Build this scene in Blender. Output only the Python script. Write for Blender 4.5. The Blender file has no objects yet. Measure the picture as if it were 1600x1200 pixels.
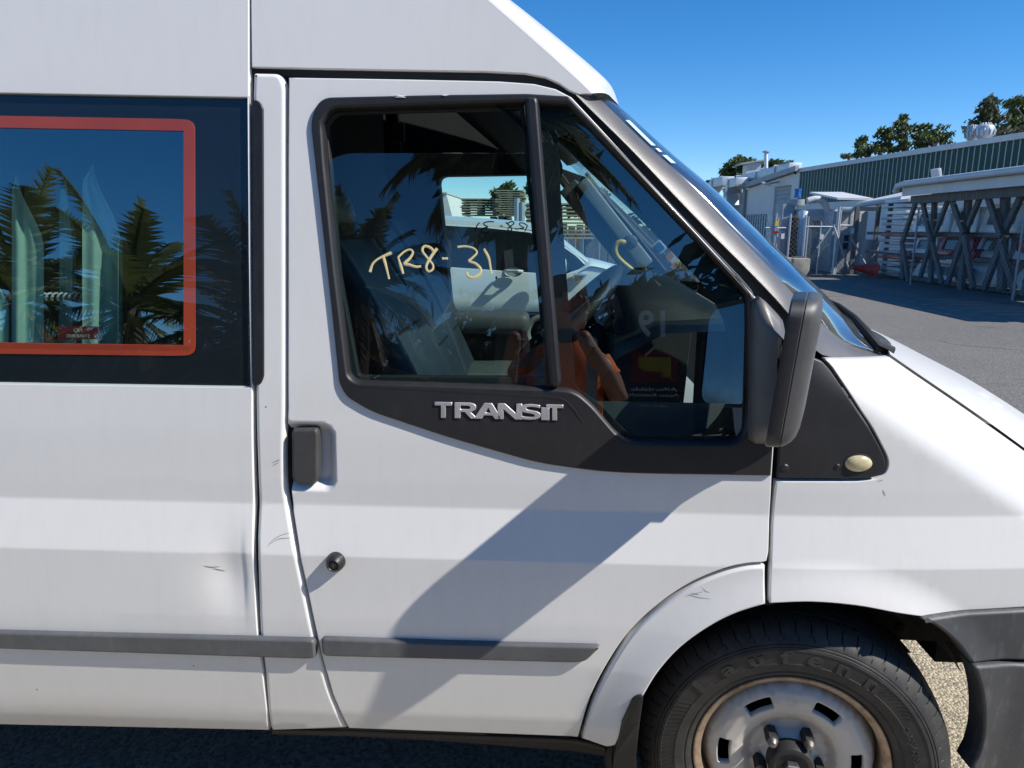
import bpy, bmesh, math, random
import numpy as np
from math import sin, cos, pi, radians, atan2, hypot, sqrt
from mathutils import Vector, Matrix
from mathutils.geometry import delaunay_2d_cdt

scene = bpy.context.scene
COL = scene.collection
# ---------------------------------------------------------------- camera, sky, sun, exposure
F_PX, PITCH, YAW, ROLL = 1150.0, radians(12.0), radians(2.5), radians(0.4)
EYE = np.array([0.0, -1.42, 1.525])
_f0 = np.array([-sin(YAW), cos(YAW), 0.0]); _r0 = np.array([cos(YAW), sin(YAW), 0.0]); _z = np.array([0, 0, 1.0])
FWD = _f0 * cos(PITCH) - _z * sin(PITCH); _u0 = _f0 * sin(PITCH) + _z * cos(PITCH)
RGT = _r0 * cos(ROLL) + _u0 * sin(ROLL); UPV = _u0 * cos(ROLL) - _r0 * sin(ROLL)
cam_data = bpy.data.cameras.new('camera')
cam = bpy.data.objects.new('camera', cam_data); COL.objects.link(cam)
cam_data.sensor_width = 36.0; cam_data.lens = F_PX / 1600 * 36.0
cam_data.clip_start = 0.02; cam_data.clip_end = 2000.0
cam.matrix_world = Matrix(((RGT[0], UPV[0], -FWD[0], EYE[0]), (RGT[1], UPV[1], -FWD[1], EYE[1]), (RGT[2], UPV[2], -FWD[2], EYE[2]), (0, 0, 0, 1)))
scene.camera = cam

SUN_DIR = Vector((3.0, -1.0, 3.0)).normalized()          # towards the sun
world = bpy.data.worlds.new('World'); scene.world = world; world.use_nodes = True
wn = world.node_tree; wn.nodes.clear()
w_out = wn.nodes.new('ShaderNodeOutputWorld'); w_bg = wn.nodes.new('ShaderNodeBackground'); w_sky = wn.nodes.new('ShaderNodeTexSky')
w_sky.sky_type = 'NISHITA'; w_sky.sun_disc = False
w_sky.sun_elevation = math.asin(SUN_DIR.z); w_sky.sun_rotation = atan2(SUN_DIR.x, SUN_DIR.y)
w_sky.altitude = 0; w_sky.air_density = 0.75; w_sky.dust_density = 0.0; w_sky.ozone_density = 5.0
w_bg.inputs['Strength'].default_value = 0.145
w_hs = wn.nodes.new('ShaderNodeHueSaturation'); w_hs.inputs['Saturation'].default_value = 1.27
wn.links.new(w_sky.outputs[0], w_hs.inputs['Color']); wn.links.new(w_hs.outputs[0], w_bg.inputs[0]); wn.links.new(w_bg.outputs[0], w_out.inputs[0])
sun_data = bpy.data.lights.new('sun', 'SUN'); sun_data.energy = 5.0; sun_data.angle = radians(0.53); sun_data.color = (1.0, 0.955, 0.885)
sun = bpy.data.objects.new('sun', sun_data); COL.objects.link(sun)
sun.rotation_euler = SUN_DIR.to_track_quat('Z', 'Y').to_euler(); sun.location = (20, -10, 20)
vs = scene.view_settings
vs.view_transform = 'Standard'; vs.look = 'None'; vs.exposure = 0.18; vs.gamma = 1.0; vs.use_curve_mapping = False
scene.render.engine = 'CYCLES'
cy = scene.cycles
cy.use_denoising = True; cy.max_bounces = 12; cy.transparent_max_bounces = 32; cy.glossy_bounces = 5; cy.diffuse_bounces = 4
cy.caustics_reflective = False; cy.caustics_refractive = False; cy.sample_clamp_indirect = 6.0

# ---------------------------------------------------------------- sight lines and the van's body surface
def ray(x, y): return FWD + RGT * ((x - 800.0) / F_PX) - UPV * ((y - 600.0) / F_PX)
def atY(x, y, Y): d = ray(x, y); return EYE + d * ((Y - EYE[1]) / d[1])
def atX(x, y, X): d = ray(x, y); return EYE + d * ((X - EYE[0]) / d[0])
def atZ(x, y, Z=0.0): d = ray(x, y); return EYE + d * ((Z - EYE[2]) / d[2])
def onplane(x, y, p0, n): d = ray(x, y); return EYE + d * (np.dot(p0 - EYE, n) / np.dot(d, n))
def sstep(a, b, x):
    t = np.clip((np.asarray(x, float) - a) / (b - a), 0, 1); return t * t * (3 - 2 * t)

HUB = np.array([0.572, 0.03, 0.367]); TYRE_R = 0.36
_pz = np.array([0.30, .345, .375, .41, .46, .60, .70, .845, .849, .947, .951, 1.00, 1.1, 1.2, 1.3, 1.8, 2.0, 2.2, 2.4, 2.52, 2.6])
_py = np.array([.11, .085, .048, .030, .018, .003, .0, .002, .003, .030, .0305, .0315, .037, .047, .060, .122, .150, .186, .245, .32, .46])
_tz = np.linspace(.3, 2.6, 2301); _ty = np.interp(_tz, _pz, _py)
_k = np.hanning(7); _k /= _k.sum(); _ty2 = np.convolve(np.pad(_ty, 3, mode='edge'), _k, 'valid')
_k3 = np.hanning(91); _k3 /= _k3.sum(); _ty3 = np.convolve(np.pad(_ty, 45, mode='edge'), _k3, 'valid')
_w3 = sstep(.985, 1.06, _tz); _ty2 = _ty2 * (1 - _w3) + _ty3 * _w3
_fa = atY(1290, 612, .03); _fb = atY(1600, 815, .03)
def body(X, Z, part=''):
    X = np.asarray(X, float); Z = np.asarray(Z, float)
    Y = np.interp(Z, _tz, _ty2) + .10 * np.maximum(0, X - .45) ** 2
    zl = _fa[2] + (X - _fa[0]) * (_fb[2] - _fa[2]) / (_fb[0] - _fa[0])
    u = np.maximum(0, Z - zl); u = np.minimum(u, .21)
    Y = Y + 4.6 * u * u * sstep(.46, .66, X)
    r = np.hypot(X - HUB[0], Z - HUB[2])
    Y = Y - .026 * (1 - sstep(.385, .50, r))
    if part == 'side':                                            # the dent beside the pillar seam
        cx, cz = DENT
        q = np.exp(-(((X - cx + .02) / .070) ** 2 + ((Z - cz - .005) / .075) ** 2)) * (.55 + .45 * sstep(-.03, .05, X - cx + .06))
        q2 = np.exp(-(((X - cx - .045) / .03) ** 2 + ((Z - cz - .03) / .07) ** 2))
        Y = Y + .012 * q * (1 - .55 * sstep(cx + .005, cx + .022, X)) + .004 * q2
    if part == 'door':                                            # the dished recess behind the handle
        x0, x1, z0, z1, rr = RECESS
        qx = np.maximum(np.abs(X - (x0 + x1) / 2) - (x1 - x0) / 2 + rr, 0); qz = np.maximum(np.abs(Z - (z0 + z1) / 2) - (z1 - z0) / 2 + rr, 0)
        sd = np.hypot(qx, qz) - rr
        Y = Y + .026 * (1 - sstep(-.024, .0, sd))
    return Y
def solve(pts, surf, off=0.0):
    """points where the sight lines through the given pixels of the photograph meet the surface Y = surf(X, Z) - off"""
    out = []
    for x, y in pts:
        d = ray(x, y); Y = 0.05
        for _ in range(40):
            p = EYE + d * ((Y - EYE[1]) / d[1]); Yn = float(surf(p[0], p[2])) - off
            if abs(Yn - Y) < 1e-6: break
            Y = .5 * Y + .5 * Yn if _ > 3 else Yn
        out.append(EYE + d * ((Y - EYE[1]) / d[1]))
    return np.array(out)
_d = atY(372, 905, .0); DENT = (_d[0], _d[2])
_a = atY(440, 659, .035); _b = atY(529, 768, .035); RECESS = (_a[0] - .03, _b[0], _b[2], _a[2], .03)

# ---------------------------------------------------------------- helpers
ORIGIN = {}
def org(o): return ORIGIN.get(o.name, np.zeros(3)) if o is not None else np.zeros(3)
def thing(name, label, cat, loc, group=None):
    o = bpy.data.objects.new(name, None); COL.objects.link(o); o.location = loc; o.empty_display_size = .2
    o['label'] = label; o['category'] = cat
    if group: o['group'] = group
    ORIGIN[o.name] = np.array(loc, float); return o
def tag(o, label, cat, group=None):
    o['label'] = label; o['category'] = cat
    if group: o['group'] = group
    return o
def link_mesh(name, me, mats, parent=None, smooth=True, angle=35, loc=None):
    for m in (mats if isinstance(mats, (list, tuple)) else [mats]): me.materials.append(m)
    if smooth and len(me.polygons):
        me.polygons.foreach_set('use_smooth', [True] * len(me.polygons)); me.set_sharp_from_angle(angle=radians(angle))
    o = bpy.data.objects.new(name, me); COL.objects.link(o)
    if parent is not None: o.parent = parent; ORIGIN[o.name] = org(parent)
    if loc is not None: o.location = loc
    return o
class MB:
    """collects vertices and faces in world coordinates; build() links them as one mesh object"""
    def __init__(s): s.v = []; s.f = []; s.mi = []
    def add(s, vs, fs, mi=0):
        b = len(s.v); s.v += [tuple(map(float, p)) for p in vs]
        for f in fs: s.f.append(tuple(b + i for i in f)); s.mi.append(mi)
        return s
    def box(s, c, size, rot=None, mi=0):
        hx, hy, hz = [k / 2 for k in size]; M = Matrix.Identity(3) if rot is None else rot
        vs = [Vector(c) + M @ Vector((sx * hx, sy * hy, sz * hz)) for sx in (-1, 1) for sy in (-1, 1) for sz in (-1, 1)]
        return s.add(vs, [(0, 1, 3, 2), (4, 6, 7, 5), (0, 4, 5, 1), (2, 3, 7, 6), (0, 2, 6, 4), (1, 5, 7, 3)], mi)
    def bar(s, a, b, w, h, up=(0, 0, 1), mi=0):
        a = Vector(a); b = Vector(b); d = (b - a); L = d.length; d.normalize(); upv = Vector(up)
        if abs(d.dot(upv)) > .97: upv = Vector((1, 0, 0))
        r = d.cross(upv).normalized(); u = r.cross(d)
        return s.box((a + b) / 2, (L, w, h), Matrix((d, r, u)).transposed(), mi)
    def tube(s, path, r, n=10, cap=True, mi=0, flat=None):
        path = [Vector(p) for p in path]; rs = r if isinstance(r, (list, tuple)) else [r] * len(path)
        b = len(s.v); prev = None
        for i, p in enumerate(path):
            d = (path[min(i + 1, len(path) - 1)] - path[max(i - 1, 0)]).normalized()
            if prev is None:
                t = Vector((0, 0, 1)) if abs(d.z) < .9 else Vector((1, 0, 0)); prev = d.cross(t).normalized()
            prev = (prev - d * prev.dot(d)).normalized(); q = d.cross(prev)
            for k in range(n):
                a = 2 * pi * k / n; o = (prev * cos(a) + q * sin(a)) * rs[i]
                if flat is not None: o = o - Vector(flat) * o.dot(Vector(flat)) * .85
                s.v.append(tuple(p + o))
        for i in range(len(path) - 1):
            for k in range(n):
                s.f.append((b + i * n + k, b + i * n + (k + 1) % n, b + (i + 1) * n + (k + 1) % n, b + (i + 1) * n + k)); s.mi.append(mi)
        if cap:
            s.f.append(tuple(b + k for k in reversed(range(n)))); s.f.append(tuple(b + (len(path) - 1) * n + k for k in range(n))); s.mi += [mi, mi]
        return s
    def lathe(s, prof, c, axis=(0, 0, 1), n=32, mi=0, ref=None, caps=False):
        ax = Vector(axis).normalized(); t = Vector(ref) if ref else (Vector((1, 0, 0)) if abs(ax.x) < .9 else Vector((0, 1, 0)))
        e1 = (t - ax * t.dot(ax)).normalized(); e2 = ax.cross(e1); b = len(s.v); c = Vector(c)
        for r, h in prof:
            for k in range(n):
                a = 2 * pi * k / n; s.v.append(tuple(c + ax * h + (e1 * cos(a) + e2 * sin(a)) * r))
        for i in range(len(prof) - 1):
            for k in range(n):
                s.f.append((b + i * n + k, b + i * n + (k + 1) % n, b + (i + 1) * n + (k + 1) % n, b + (i + 1) * n + k)); s.mi.append(mi)
        if caps:
            s.f.append(tuple(b + k for k in reversed(range(n)))); s.f.append(tuple(b + (len(prof) - 1) * n + k for k in range(n))); s.mi += [mi, mi]
        return s
    def grid(s, rows, mi=0, closed=False):
        m = len(rows[0]); b = len(s.v)
        for r in rows: s.v += [tuple(map(float, p)) for p in r]
        for i in range(len(rows) - 1):
            for j in range(m if closed else m - 1):
                s.f.append((b + i * m + j, b + i * m + (j + 1) % m, b + (i + 1) * m + (j + 1) % m, b + (i + 1) * m + j)); s.mi.append(mi)
        return s
    def prism(s, poly, vec, mi=0):
        n = len(poly); v = np.array(vec, float); vs = [np.array(p, float) for p in poly] + [np.array(p, float) + v for p in poly]
        return s.add(vs, [tuple(range(n)), tuple(reversed(range(n, 2 * n)))] + [(i, i + n, (i + 1) % n + n, (i + 1) % n) for i in range(n)], mi)
    def build(s, name, mats, parent=None, smooth=True, angle=35, bevel=0.0, fix=True, at=None, segs=2):
        o0 = np.array(at, float) if (at is not None and parent is None) else org(parent)
        me = bpy.data.meshes.new(name)
        me.from_pydata([tuple(np.array(p) - o0) for p in s.v], [], s.f)
        me.polygons.foreach_set('material_index', s.mi)
        if fix or bevel:
            bm = bmesh.new(); bm.from_mesh(me)
            if fix: bmesh.ops.recalc_face_normals(bm, faces=bm.faces)
            if bevel:
                ed = [e for e in bm.edges if len(e.link_faces) == 2 and e.calc_face_angle(0) > .6]
                bmesh.ops.bevel(bm, geom=ed, offset=bevel, segments=segs, affect='EDGES', profile=.6, clamp_overlap=True)
            bm.to_mesh(me); bm.free()
        o = link_mesh(name, me, mats, parent, smooth, angle)
        if at is not None and parent is None: o.location = tuple(o0); ORIGIN[o.name] = o0
        return o
def fillet(pts, seg=7):
    """(x, y, radius) corners -> closed outline with rounded corners"""
    out = []; n = len(pts)
    for i in range(n):
        p = np.array(pts[i][:2], float); r = pts[i][2] if len(pts[i]) > 2 else 0
        a = np.array(pts[i - 1][:2], float); b = np.array(pts[(i + 1) % n][:2], float)
        if r <= 0: out.append(p); continue
        da = (a - p); la = np.linalg.norm(da); da /= la; db = (b - p); lb = np.linalg.norm(db); db /= lb
        r2 = min(r, la * .49, lb * .49); p0 = p + da * r2; p1 = p + db * r2
        for k in range(seg + 1):
            t = k / seg; out.append((1 - t) ** 2 * p0 + 2 * t * (1 - t) * p + t * t * p1)
    return [tuple(p) for p in out]
def spline(pts, per=6, closed=False):
    P = [np.array(p, float) for p in pts]; n = len(P); out = []
    for i in range(n if closed else n - 1):
        a = P[i - 1] if (closed or i > 0) else 2 * P[0] - P[1]; b = P[i]; c = P[(i + 1) % n]; d = P[(i + 2) % n] if (closed or i + 2 < n) else 2 * P[-1] - P[-2]
        for k in range(per):
            t = k / per; out.append(.5 * (2 * b + (c - a) * t + (2 * a - 5 * b + 4 * c - d) * t * t + (3 * b - a - 3 * c + d) * t ** 3))
    if not closed: out.append(P[-1])
    return [tuple(p) for p in out]
def dense2(poly, step):
    out = []; n = len(poly)
    for i in range(n):
        a = np.array(poly[i]); b = np.array(poly[(i + 1) % n]); L = np.linalg.norm(b - a)
        if L < 1e-6: continue
        k = max(1, int(math.ceil(L / step)))
        for j in range(k): out.append(a + (b - a) * j / k)
    return np.array(out)
def inside(pts, poly):
    x, y = pts[:, 0], pts[:, 1]; r = np.zeros(len(pts), bool); px, py = poly[:, 0], poly[:, 1]; n = len(poly)
    for i in range(n):
        x0, y0, x1, y1 = px[i], py[i], px[i - 1], py[i - 1]
        c = (y0 > y) != (y1 > y)
        if c.any(): r ^= c & (x < (x1 - x0) * (y - y0) / (y1 - y0 + 1e-15) + x0)
    return r
def inset(poly, e):
    a = np.roll(poly, 1, 0); b = np.roll(poly, -1, 0)
    d1 = poly - a; d1 /= (np.linalg.norm(d1, axis=1)[:, None] + 1e-12); d2 = b - poly; d2 /= (np.linalg.norm(d2, axis=1)[:, None] + 1e-12)
    n1 = np.stack([-d1[:, 1], d1[:, 0]], 1); n2 = np.stack([-d2[:, 1], d2[:, 0]], 1); m = n1 + n2
    m /= np.maximum(np.sum(m * m, 1)[:, None] / 2, .6); return poly + m * e
def area2(p): return .5 * np.sum(p[:, 0] * np.roll(p[:, 1], -1) - np.roll(p[:, 0], -1) * p[:, 1])
RINGS = ((.0028, 0.0), (.0008, .0009), (.0, .003), (.0, .022))
def skin(name, outer_xz, holes_xz, surf, mat, parent, off=0.0, rings=RINGS, step=.016, gx=.03, gz=.02, zrows=(), fine=None, norm=True, sign=1.0, hole_rings=None):
    """a panel cut to an outline in (X, Z) and shaped on the surface Y = surf(X, Z) - off, with rolled edges"""
    outer = dense2(outer_xz, step)
    if area2(outer) < 0: outer = outer[::-1]
    holes = []
    for h in holes_xz:
        h = dense2(h, step)
        if area2(h) > 0: h = h[::-1]
        holes.append(h)
    loops = [outer] + holes; ringsets = [rings] + [hole_rings or rings] * len(holes)
    L0 = [inset(l, rs[0][0]) for l, rs in zip(loops, ringsets)]
    lo = outer.min(0); hi = outer.max(0)
    xs = np.arange(lo[0], hi[0], gx); zs = np.unique(np.concatenate([np.arange(lo[1], hi[1], gz), [z for z in zrows if lo[1] < z < hi[1]]]))
    G = np.array([(x + (.5 * gx if j % 2 else 0), z) for j, z in enumerate(zs) for x in xs])
    if fine is not None:
        x0, x1, z0, z1, st = fine
        G = np.concatenate([G, np.array([(x, z) for z in np.arange(z0, z1, st) for x in np.arange(x0, x1, st)])])
    keep = inside(G, L0[0])
    for h in L0[1:]: keep &= ~inside(G, h)
    G = G[keep]
    for l in L0:                                               # keep grid points off the outline
        if len(G):
            dmin = np.min(np.hypot(G[:, None, 0] - l[None, :, 0], G[:, None, 1] - l[None, :, 1]), 1) if len(G) * len(l) < 4e7 else np.ones(len(G))
            G = G[dmin > step * .35]
    pts = []; edges = []
    for l in L0:
        b = len(pts); pts += [Vector((p[0], p[1])) for p in l]; edges += [(b + i, b + (i + 1) % len(l)) for i in range(len(l))]
    nb = len(pts); pts += [Vector((p[0], p[1])) for p in G]
    vo, eo, fo, ov, oe, of = delaunay_2d_cdt(pts, edges, [], 0, 1e-6)
    V = np.array([(v.x, v.y) for v in vo]); T = np.array([f for f in fo if len(f) == 3])
    cen = V[T].mean(1); ok = inside(cen, L0[0])
    for h in L0[1:]: ok &= ~inside(cen, h)
    T = T[ok]
    Y = surf(V[:, 0], V[:, 1]) - off * 1.0 + sign * rings[0][1]
    verts = [(V[i, 0], Y[i], V[i, 1]) for i in range(len(V))]; faces = []
    for a, b, c in T:
        ar = (V[b, 0] - V[a, 0]) * (V[c, 1] - V[a, 1]) - (V[c, 0] - V[a, 0]) * (V[b, 1] - V[a, 1])
        faces.append((a, b, c) if (ar > 0) == (sign > 0) else (a, c, b))
    h_ = 5e-4
    def snorm(x, z):
        x = np.asarray(x, float); z = np.asarray(z, float); gx_ = (surf(x + h_, z) - surf(x - h_, z)) / (2 * h_); gz_ = (surf(x, z + h_) - surf(x, z - h_)) / (2 * h_)
        n = np.stack([gx_, -np.ones_like(gx_), gz_], 1) * sign; return n / np.linalg.norm(n, axis=1)[:, None]
    norms = [tuple(n) for n in snorm(V[:, 0], V[:, 1])]
    where = {}
    for i, orig in enumerate(ov):
        for k in orig: where[k] = i
    b0 = 0
    for l, l0, rs in zip(loops, L0, ringsets):
        prev = [where.get(b0 + i, None) for i in range(len(l))]; b0 += len(l)
        if any(p is None for p in prev): continue
        dd = np.roll(l, -1, 0) - np.roll(l, 1, 0); dd /= np.linalg.norm(dd, axis=1)[:, None] + 1e-12; lat = np.stack([dd[:, 1], np.zeros(len(l)), -dd[:, 0]], 1); sn = snorm(l[:, 0], l[:, 1])
        segs_ = [np.array([rs[k][1] - rs[k - 1][1], rs[k - 1][0] - rs[k][0]]) for k in range(1, len(rs))]; segs_ = [q / (np.linalg.norm(q) + 1e-12) for q in segs_]
        for ri_, (e, dp) in enumerate(rs[1:]):
            q = inset(l, e) if e > 0 else l
            Yq = surf(q[:, 0], q[:, 1]) - off + sign * dp
            base = len(verts); verts += [(q[i, 0], Yq[i], q[i, 1]) for i in range(len(q))]
            w_ = segs_[ri_] + (segs_[ri_ + 1] if ri_ + 1 < len(segs_) else segs_[ri_]); w_ = w_ / (np.linalg.norm(w_) + 1e-12); nq = lat * w_[0] + sn * w_[1]; norms += [tuple(n) for n in nq]
            for i in range(len(q)):
                j = (i + 1) % len(q)
                f = (prev[i], base + i, base + j, prev[j]); faces.append(f if sign > 0 else f[::-1])
            prev = [base + i for i in range(len(q))]
    me = bpy.data.meshes.new(name); o0 = org(parent)
    me.from_pydata([tuple(np.array(p) - o0) for p in verts], [], faces)
    if norm:
        o = link_mesh(name, me, mat, parent, False); me.polygons.foreach_set('use_smooth', [True] * len(me.polygons)); me.normals_split_custom_set_from_vertices(norms); return o
    return link_mesh(name, me, mat, parent, True, 40)
def px_xz(pix, surf, off=0.0):
    p = solve(pix, surf, off); return p[:, [0, 2]]
def panel(name, pix, holes, surf, mat, parent, off=0.0, **kw):
    return skin(name, px_xz(pix, surf, off), [px_xz(h, surf, off) for h in holes], surf, mat, parent, off, **kw)
def letters(name, text, mat, parent, place, size, extrude=.002, bold=0.0, sx=1.0, align='CENTER'):
    """raised lettering: one mesh; place maps (x, y, h) of the text plane to the world"""
    cu = bpy.data.curves.new(name, 'FONT'); cu.body = text; cu.size = size; cu.extrude = extrude / 2; cu.offset = bold; cu.align_x = align; cu.resolution_u = 3
    t = bpy.data.objects.new(name, cu); COL.objects.link(t)
    dg = bpy.context.evaluated_depsgraph_get(); me = bpy.data.meshes.new_from_object(t.evaluated_get(dg))
    COL.objects.unlink(t); bpy.data.objects.remove(t); bpy.data.curves.remove(cu)
    o0 = org(parent)
    for v in me.vertices: v.co = Vector(place(v.co.x * sx, v.co.y, v.co.z)) - Vector(o0)
    return link_mesh(name, me, mat, parent, False)
def copy_tree(o, parent=None):
    c = o.copy(); COL.objects.link(c); ORIGIN[c.name] = org(o)
    if parent is not None: c.parent = parent
    for ch in list(o.children): copy_tree(ch, c)
    return c
# ---------------------------------------------------------------- materials
def nodes(name):
    m = bpy.data.materials.new(name); m.use_nodes = True; nt = m.node_tree; b = nt.nodes['Principled BSDF']; return m, nt, b
def N(nt, t, **kw):
    n = nt.nodes.new(t)
    for k, v in kw.items():
        if k in n.inputs: n.inputs[k].default_value = v
        else: setattr(n, k, v)
    return n
def noise(nt, scale, detail=4, rough=.6, coord='Object', stretch=None):
    tc = N(nt, 'ShaderNodeTexCoord'); src = tc.outputs[coord]
    if stretch:
        mp = N(nt, 'ShaderNodeMapping'); mp.inputs['Scale'].default_value = stretch; nt.links.new(src, mp.inputs[0]); src = mp.outputs[0]
    n = N(nt, 'ShaderNodeTexNoise', Scale=scale, Detail=detail, Roughness=rough); nt.links.new(src, n.inputs['Vector']); return n
def ramp(nt, src, stops):
    r = N(nt, 'ShaderNodeValToRGB'); el = r.color_ramp.elements
    while len(el) < len(stops): el.new(.5)
    for e, (p, c) in zip(el, stops): e.position = p; e.color = c if len(c) == 4 else (*c, 1)
    nt.links.new(src, r.inputs[0]); return r
def bump(nt, b, src, strength=.2, dist=.002):
    bp = N(nt, 'ShaderNodeBump', Strength=strength, Distance=dist); nt.links.new(src, bp.inputs['Height']); nt.links.new(bp.outputs[0], b.inputs['Normal']); return bp
def mixc(nt, fac, a, b):
    m = N(nt, 'ShaderNodeMix', data_type='RGBA')
    if hasattr(fac, 'is_output'): nt.links.new(fac, m.inputs[0])
    else: m.inputs[0].default_value = fac
    for i, c in ((6, a), (7, b)):
        if hasattr(c, 'is_output'): nt.links.new(c, m.inputs[i])
        else: m.inputs[i].default_value = (*c, 1) if len(c) == 3 else c
    return m.outputs[2]
def simple(name, col, rough=.5, metal=0.0, var=.15, scale=8.0, bmp=0.0, bscale=200.0, spec=.5, coat=0.0, stretch=None, bdist=.001):
    m, nt, b = nodes(name); b.inputs['Roughness'].default_value = rough; b.inputs['Metallic'].default_value = metal
    b.inputs['Specular IOR Level'].default_value = spec; b.inputs['Coat Weight'].default_value = coat; b.inputs['Coat Roughness'].default_value = .12
    n = noise(nt, scale, 5, .62, stretch=stretch)
    lo = tuple(max(0, c * (1 - var)) for c in col); hi = tuple(min(1, c * (1 + var)) for c in col)
    r = ramp(nt, n.outputs['Fac'], [(.3, lo), (.7, hi)]); nt.links.new(r.outputs[0], b.inputs['Base Color'])
    if bmp: bump(nt, b, noise(nt, bscale, 3).outputs['Fac'], bmp, bdist)
    return m
def m_paint():
    m, nt, b = nodes('white_paint')
    n1 = noise(nt, 1.7, 5, .6); n2 = noise(nt, 38, 6, .7, stretch=(1, 1, .18)); n3 = noise(nt, 240, 2, .5)
    base = ramp(nt, n1.outputs['Fac'], [(.3, (.785, .764, .728)), (.7, (.828, .806, .770))]).outputs[0]
    st = ramp(nt, n2.outputs['Fac'], [(.48, (0, 0, 0)), (.80, (.12, .12, .12))]).outputs[0]
    c1 = mixc(nt, st, base, (.50, .47, .42))
    # dried road grime splashed along the sill
    tc = N(nt, 'ShaderNodeTexCoord'); sp = N(nt, 'ShaderNodeSeparateXYZ'); nt.links.new(tc.outputs['Object'], sp.inputs[0])
    mr = N(nt, 'ShaderNodeMapRange'); mr.inputs['From Min'].default_value = .62; mr.inputs['From Max'].default_value = .38; nt.links.new(sp.outputs[2], mr.inputs[0])
    mu = N(nt, 'ShaderNodeMath', operation='MULTIPLY'); nt.links.new(mr.outputs[0], mu.inputs[0])
    g = ramp(nt, noise(nt, 9, 6, .65, stretch=(.5, 1, 1)).outputs['Fac'], [(.25, (.25, .25, .25)), (.75, (1, 1, 1))]); nt.links.new(g.outputs[0], mu.inputs[1])
    m2 = N(nt, 'ShaderNodeMath', operation='MULTIPLY'); m2.inputs[1].default_value = .42; nt.links.new(mu.outputs[0], m2.inputs[0])
    c2 = mixc(nt, m2.outputs[0], c1, (.62, .54, .40))
    # small chips and flies
    vo = N(nt, 'ShaderNodeTexVoronoi', Scale=13.0); nt.links.new(tc.outputs['Object'], vo.inputs['Vector'])
    chip = ramp(nt, vo.outputs['Distance'], [(.0, (1, 1, 1)), (.026, (.8, .8, .8)), (.034, (0, 0, 0))])
    pick = ramp(nt, noise(nt, 5.0, 2).outputs['Fac'], [(.56, (0, 0, 0)), (.60, (1, 1, 1))])
    mm = N(nt, 'ShaderNodeMath', operation='MULTIPLY'); nt.links.new(chip.outputs[0], mm.inputs[0]); nt.links.new(pick.outputs[0], mm.inputs[1])
    c3 = mixc(nt, mm.outputs[0], c2, (.22, .19, .16))
    nt.links.new(c3, b.inputs['Base Color'])
    rr = ramp(nt, n2.outputs['Fac'], [(.3, (.30, .30, .30)), (.8, (.46, .46, .46))]); nt.links.new(rr.outputs[0], b.inputs['Roughness'])
    b.inputs['Specular IOR Level'].default_value = .45; b.inputs['Coat Weight'].default_value = .45; b.inputs['Coat Roughness'].default_value = .10
    bump(nt, b, n3.outputs['Fac'], .03, .0006); return m
def m_plastic(name, col, rough=.5, wear=(.12, .12, .12), amount=.5, grain=900, bmp=.22):
    m, nt, b = nodes(name)
    n = noise(nt, 6, 6, .7); n2 = noise(nt, 45, 6, .75, stretch=(1, 1, .3)); g = noise(nt, grain, 2, .5)
    r = ramp(nt, n.outputs['Fac'], [(.35, tuple(c * .85 for c in col)), (.7, tuple(c * 1.2 for c in col))]).outputs[0]
    w = ramp(nt, n2.outputs['Fac'], [(.52, (0, 0, 0)), (.85, (amount,) * 3)]).outputs[0]
    nt.links.new(mixc(nt, w, r, wear), b.inputs['Base Color']); b.inputs['Roughness'].default_value = rough
    bump(nt, b, g.outputs['Fac'], bmp, .0008); return m
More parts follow.
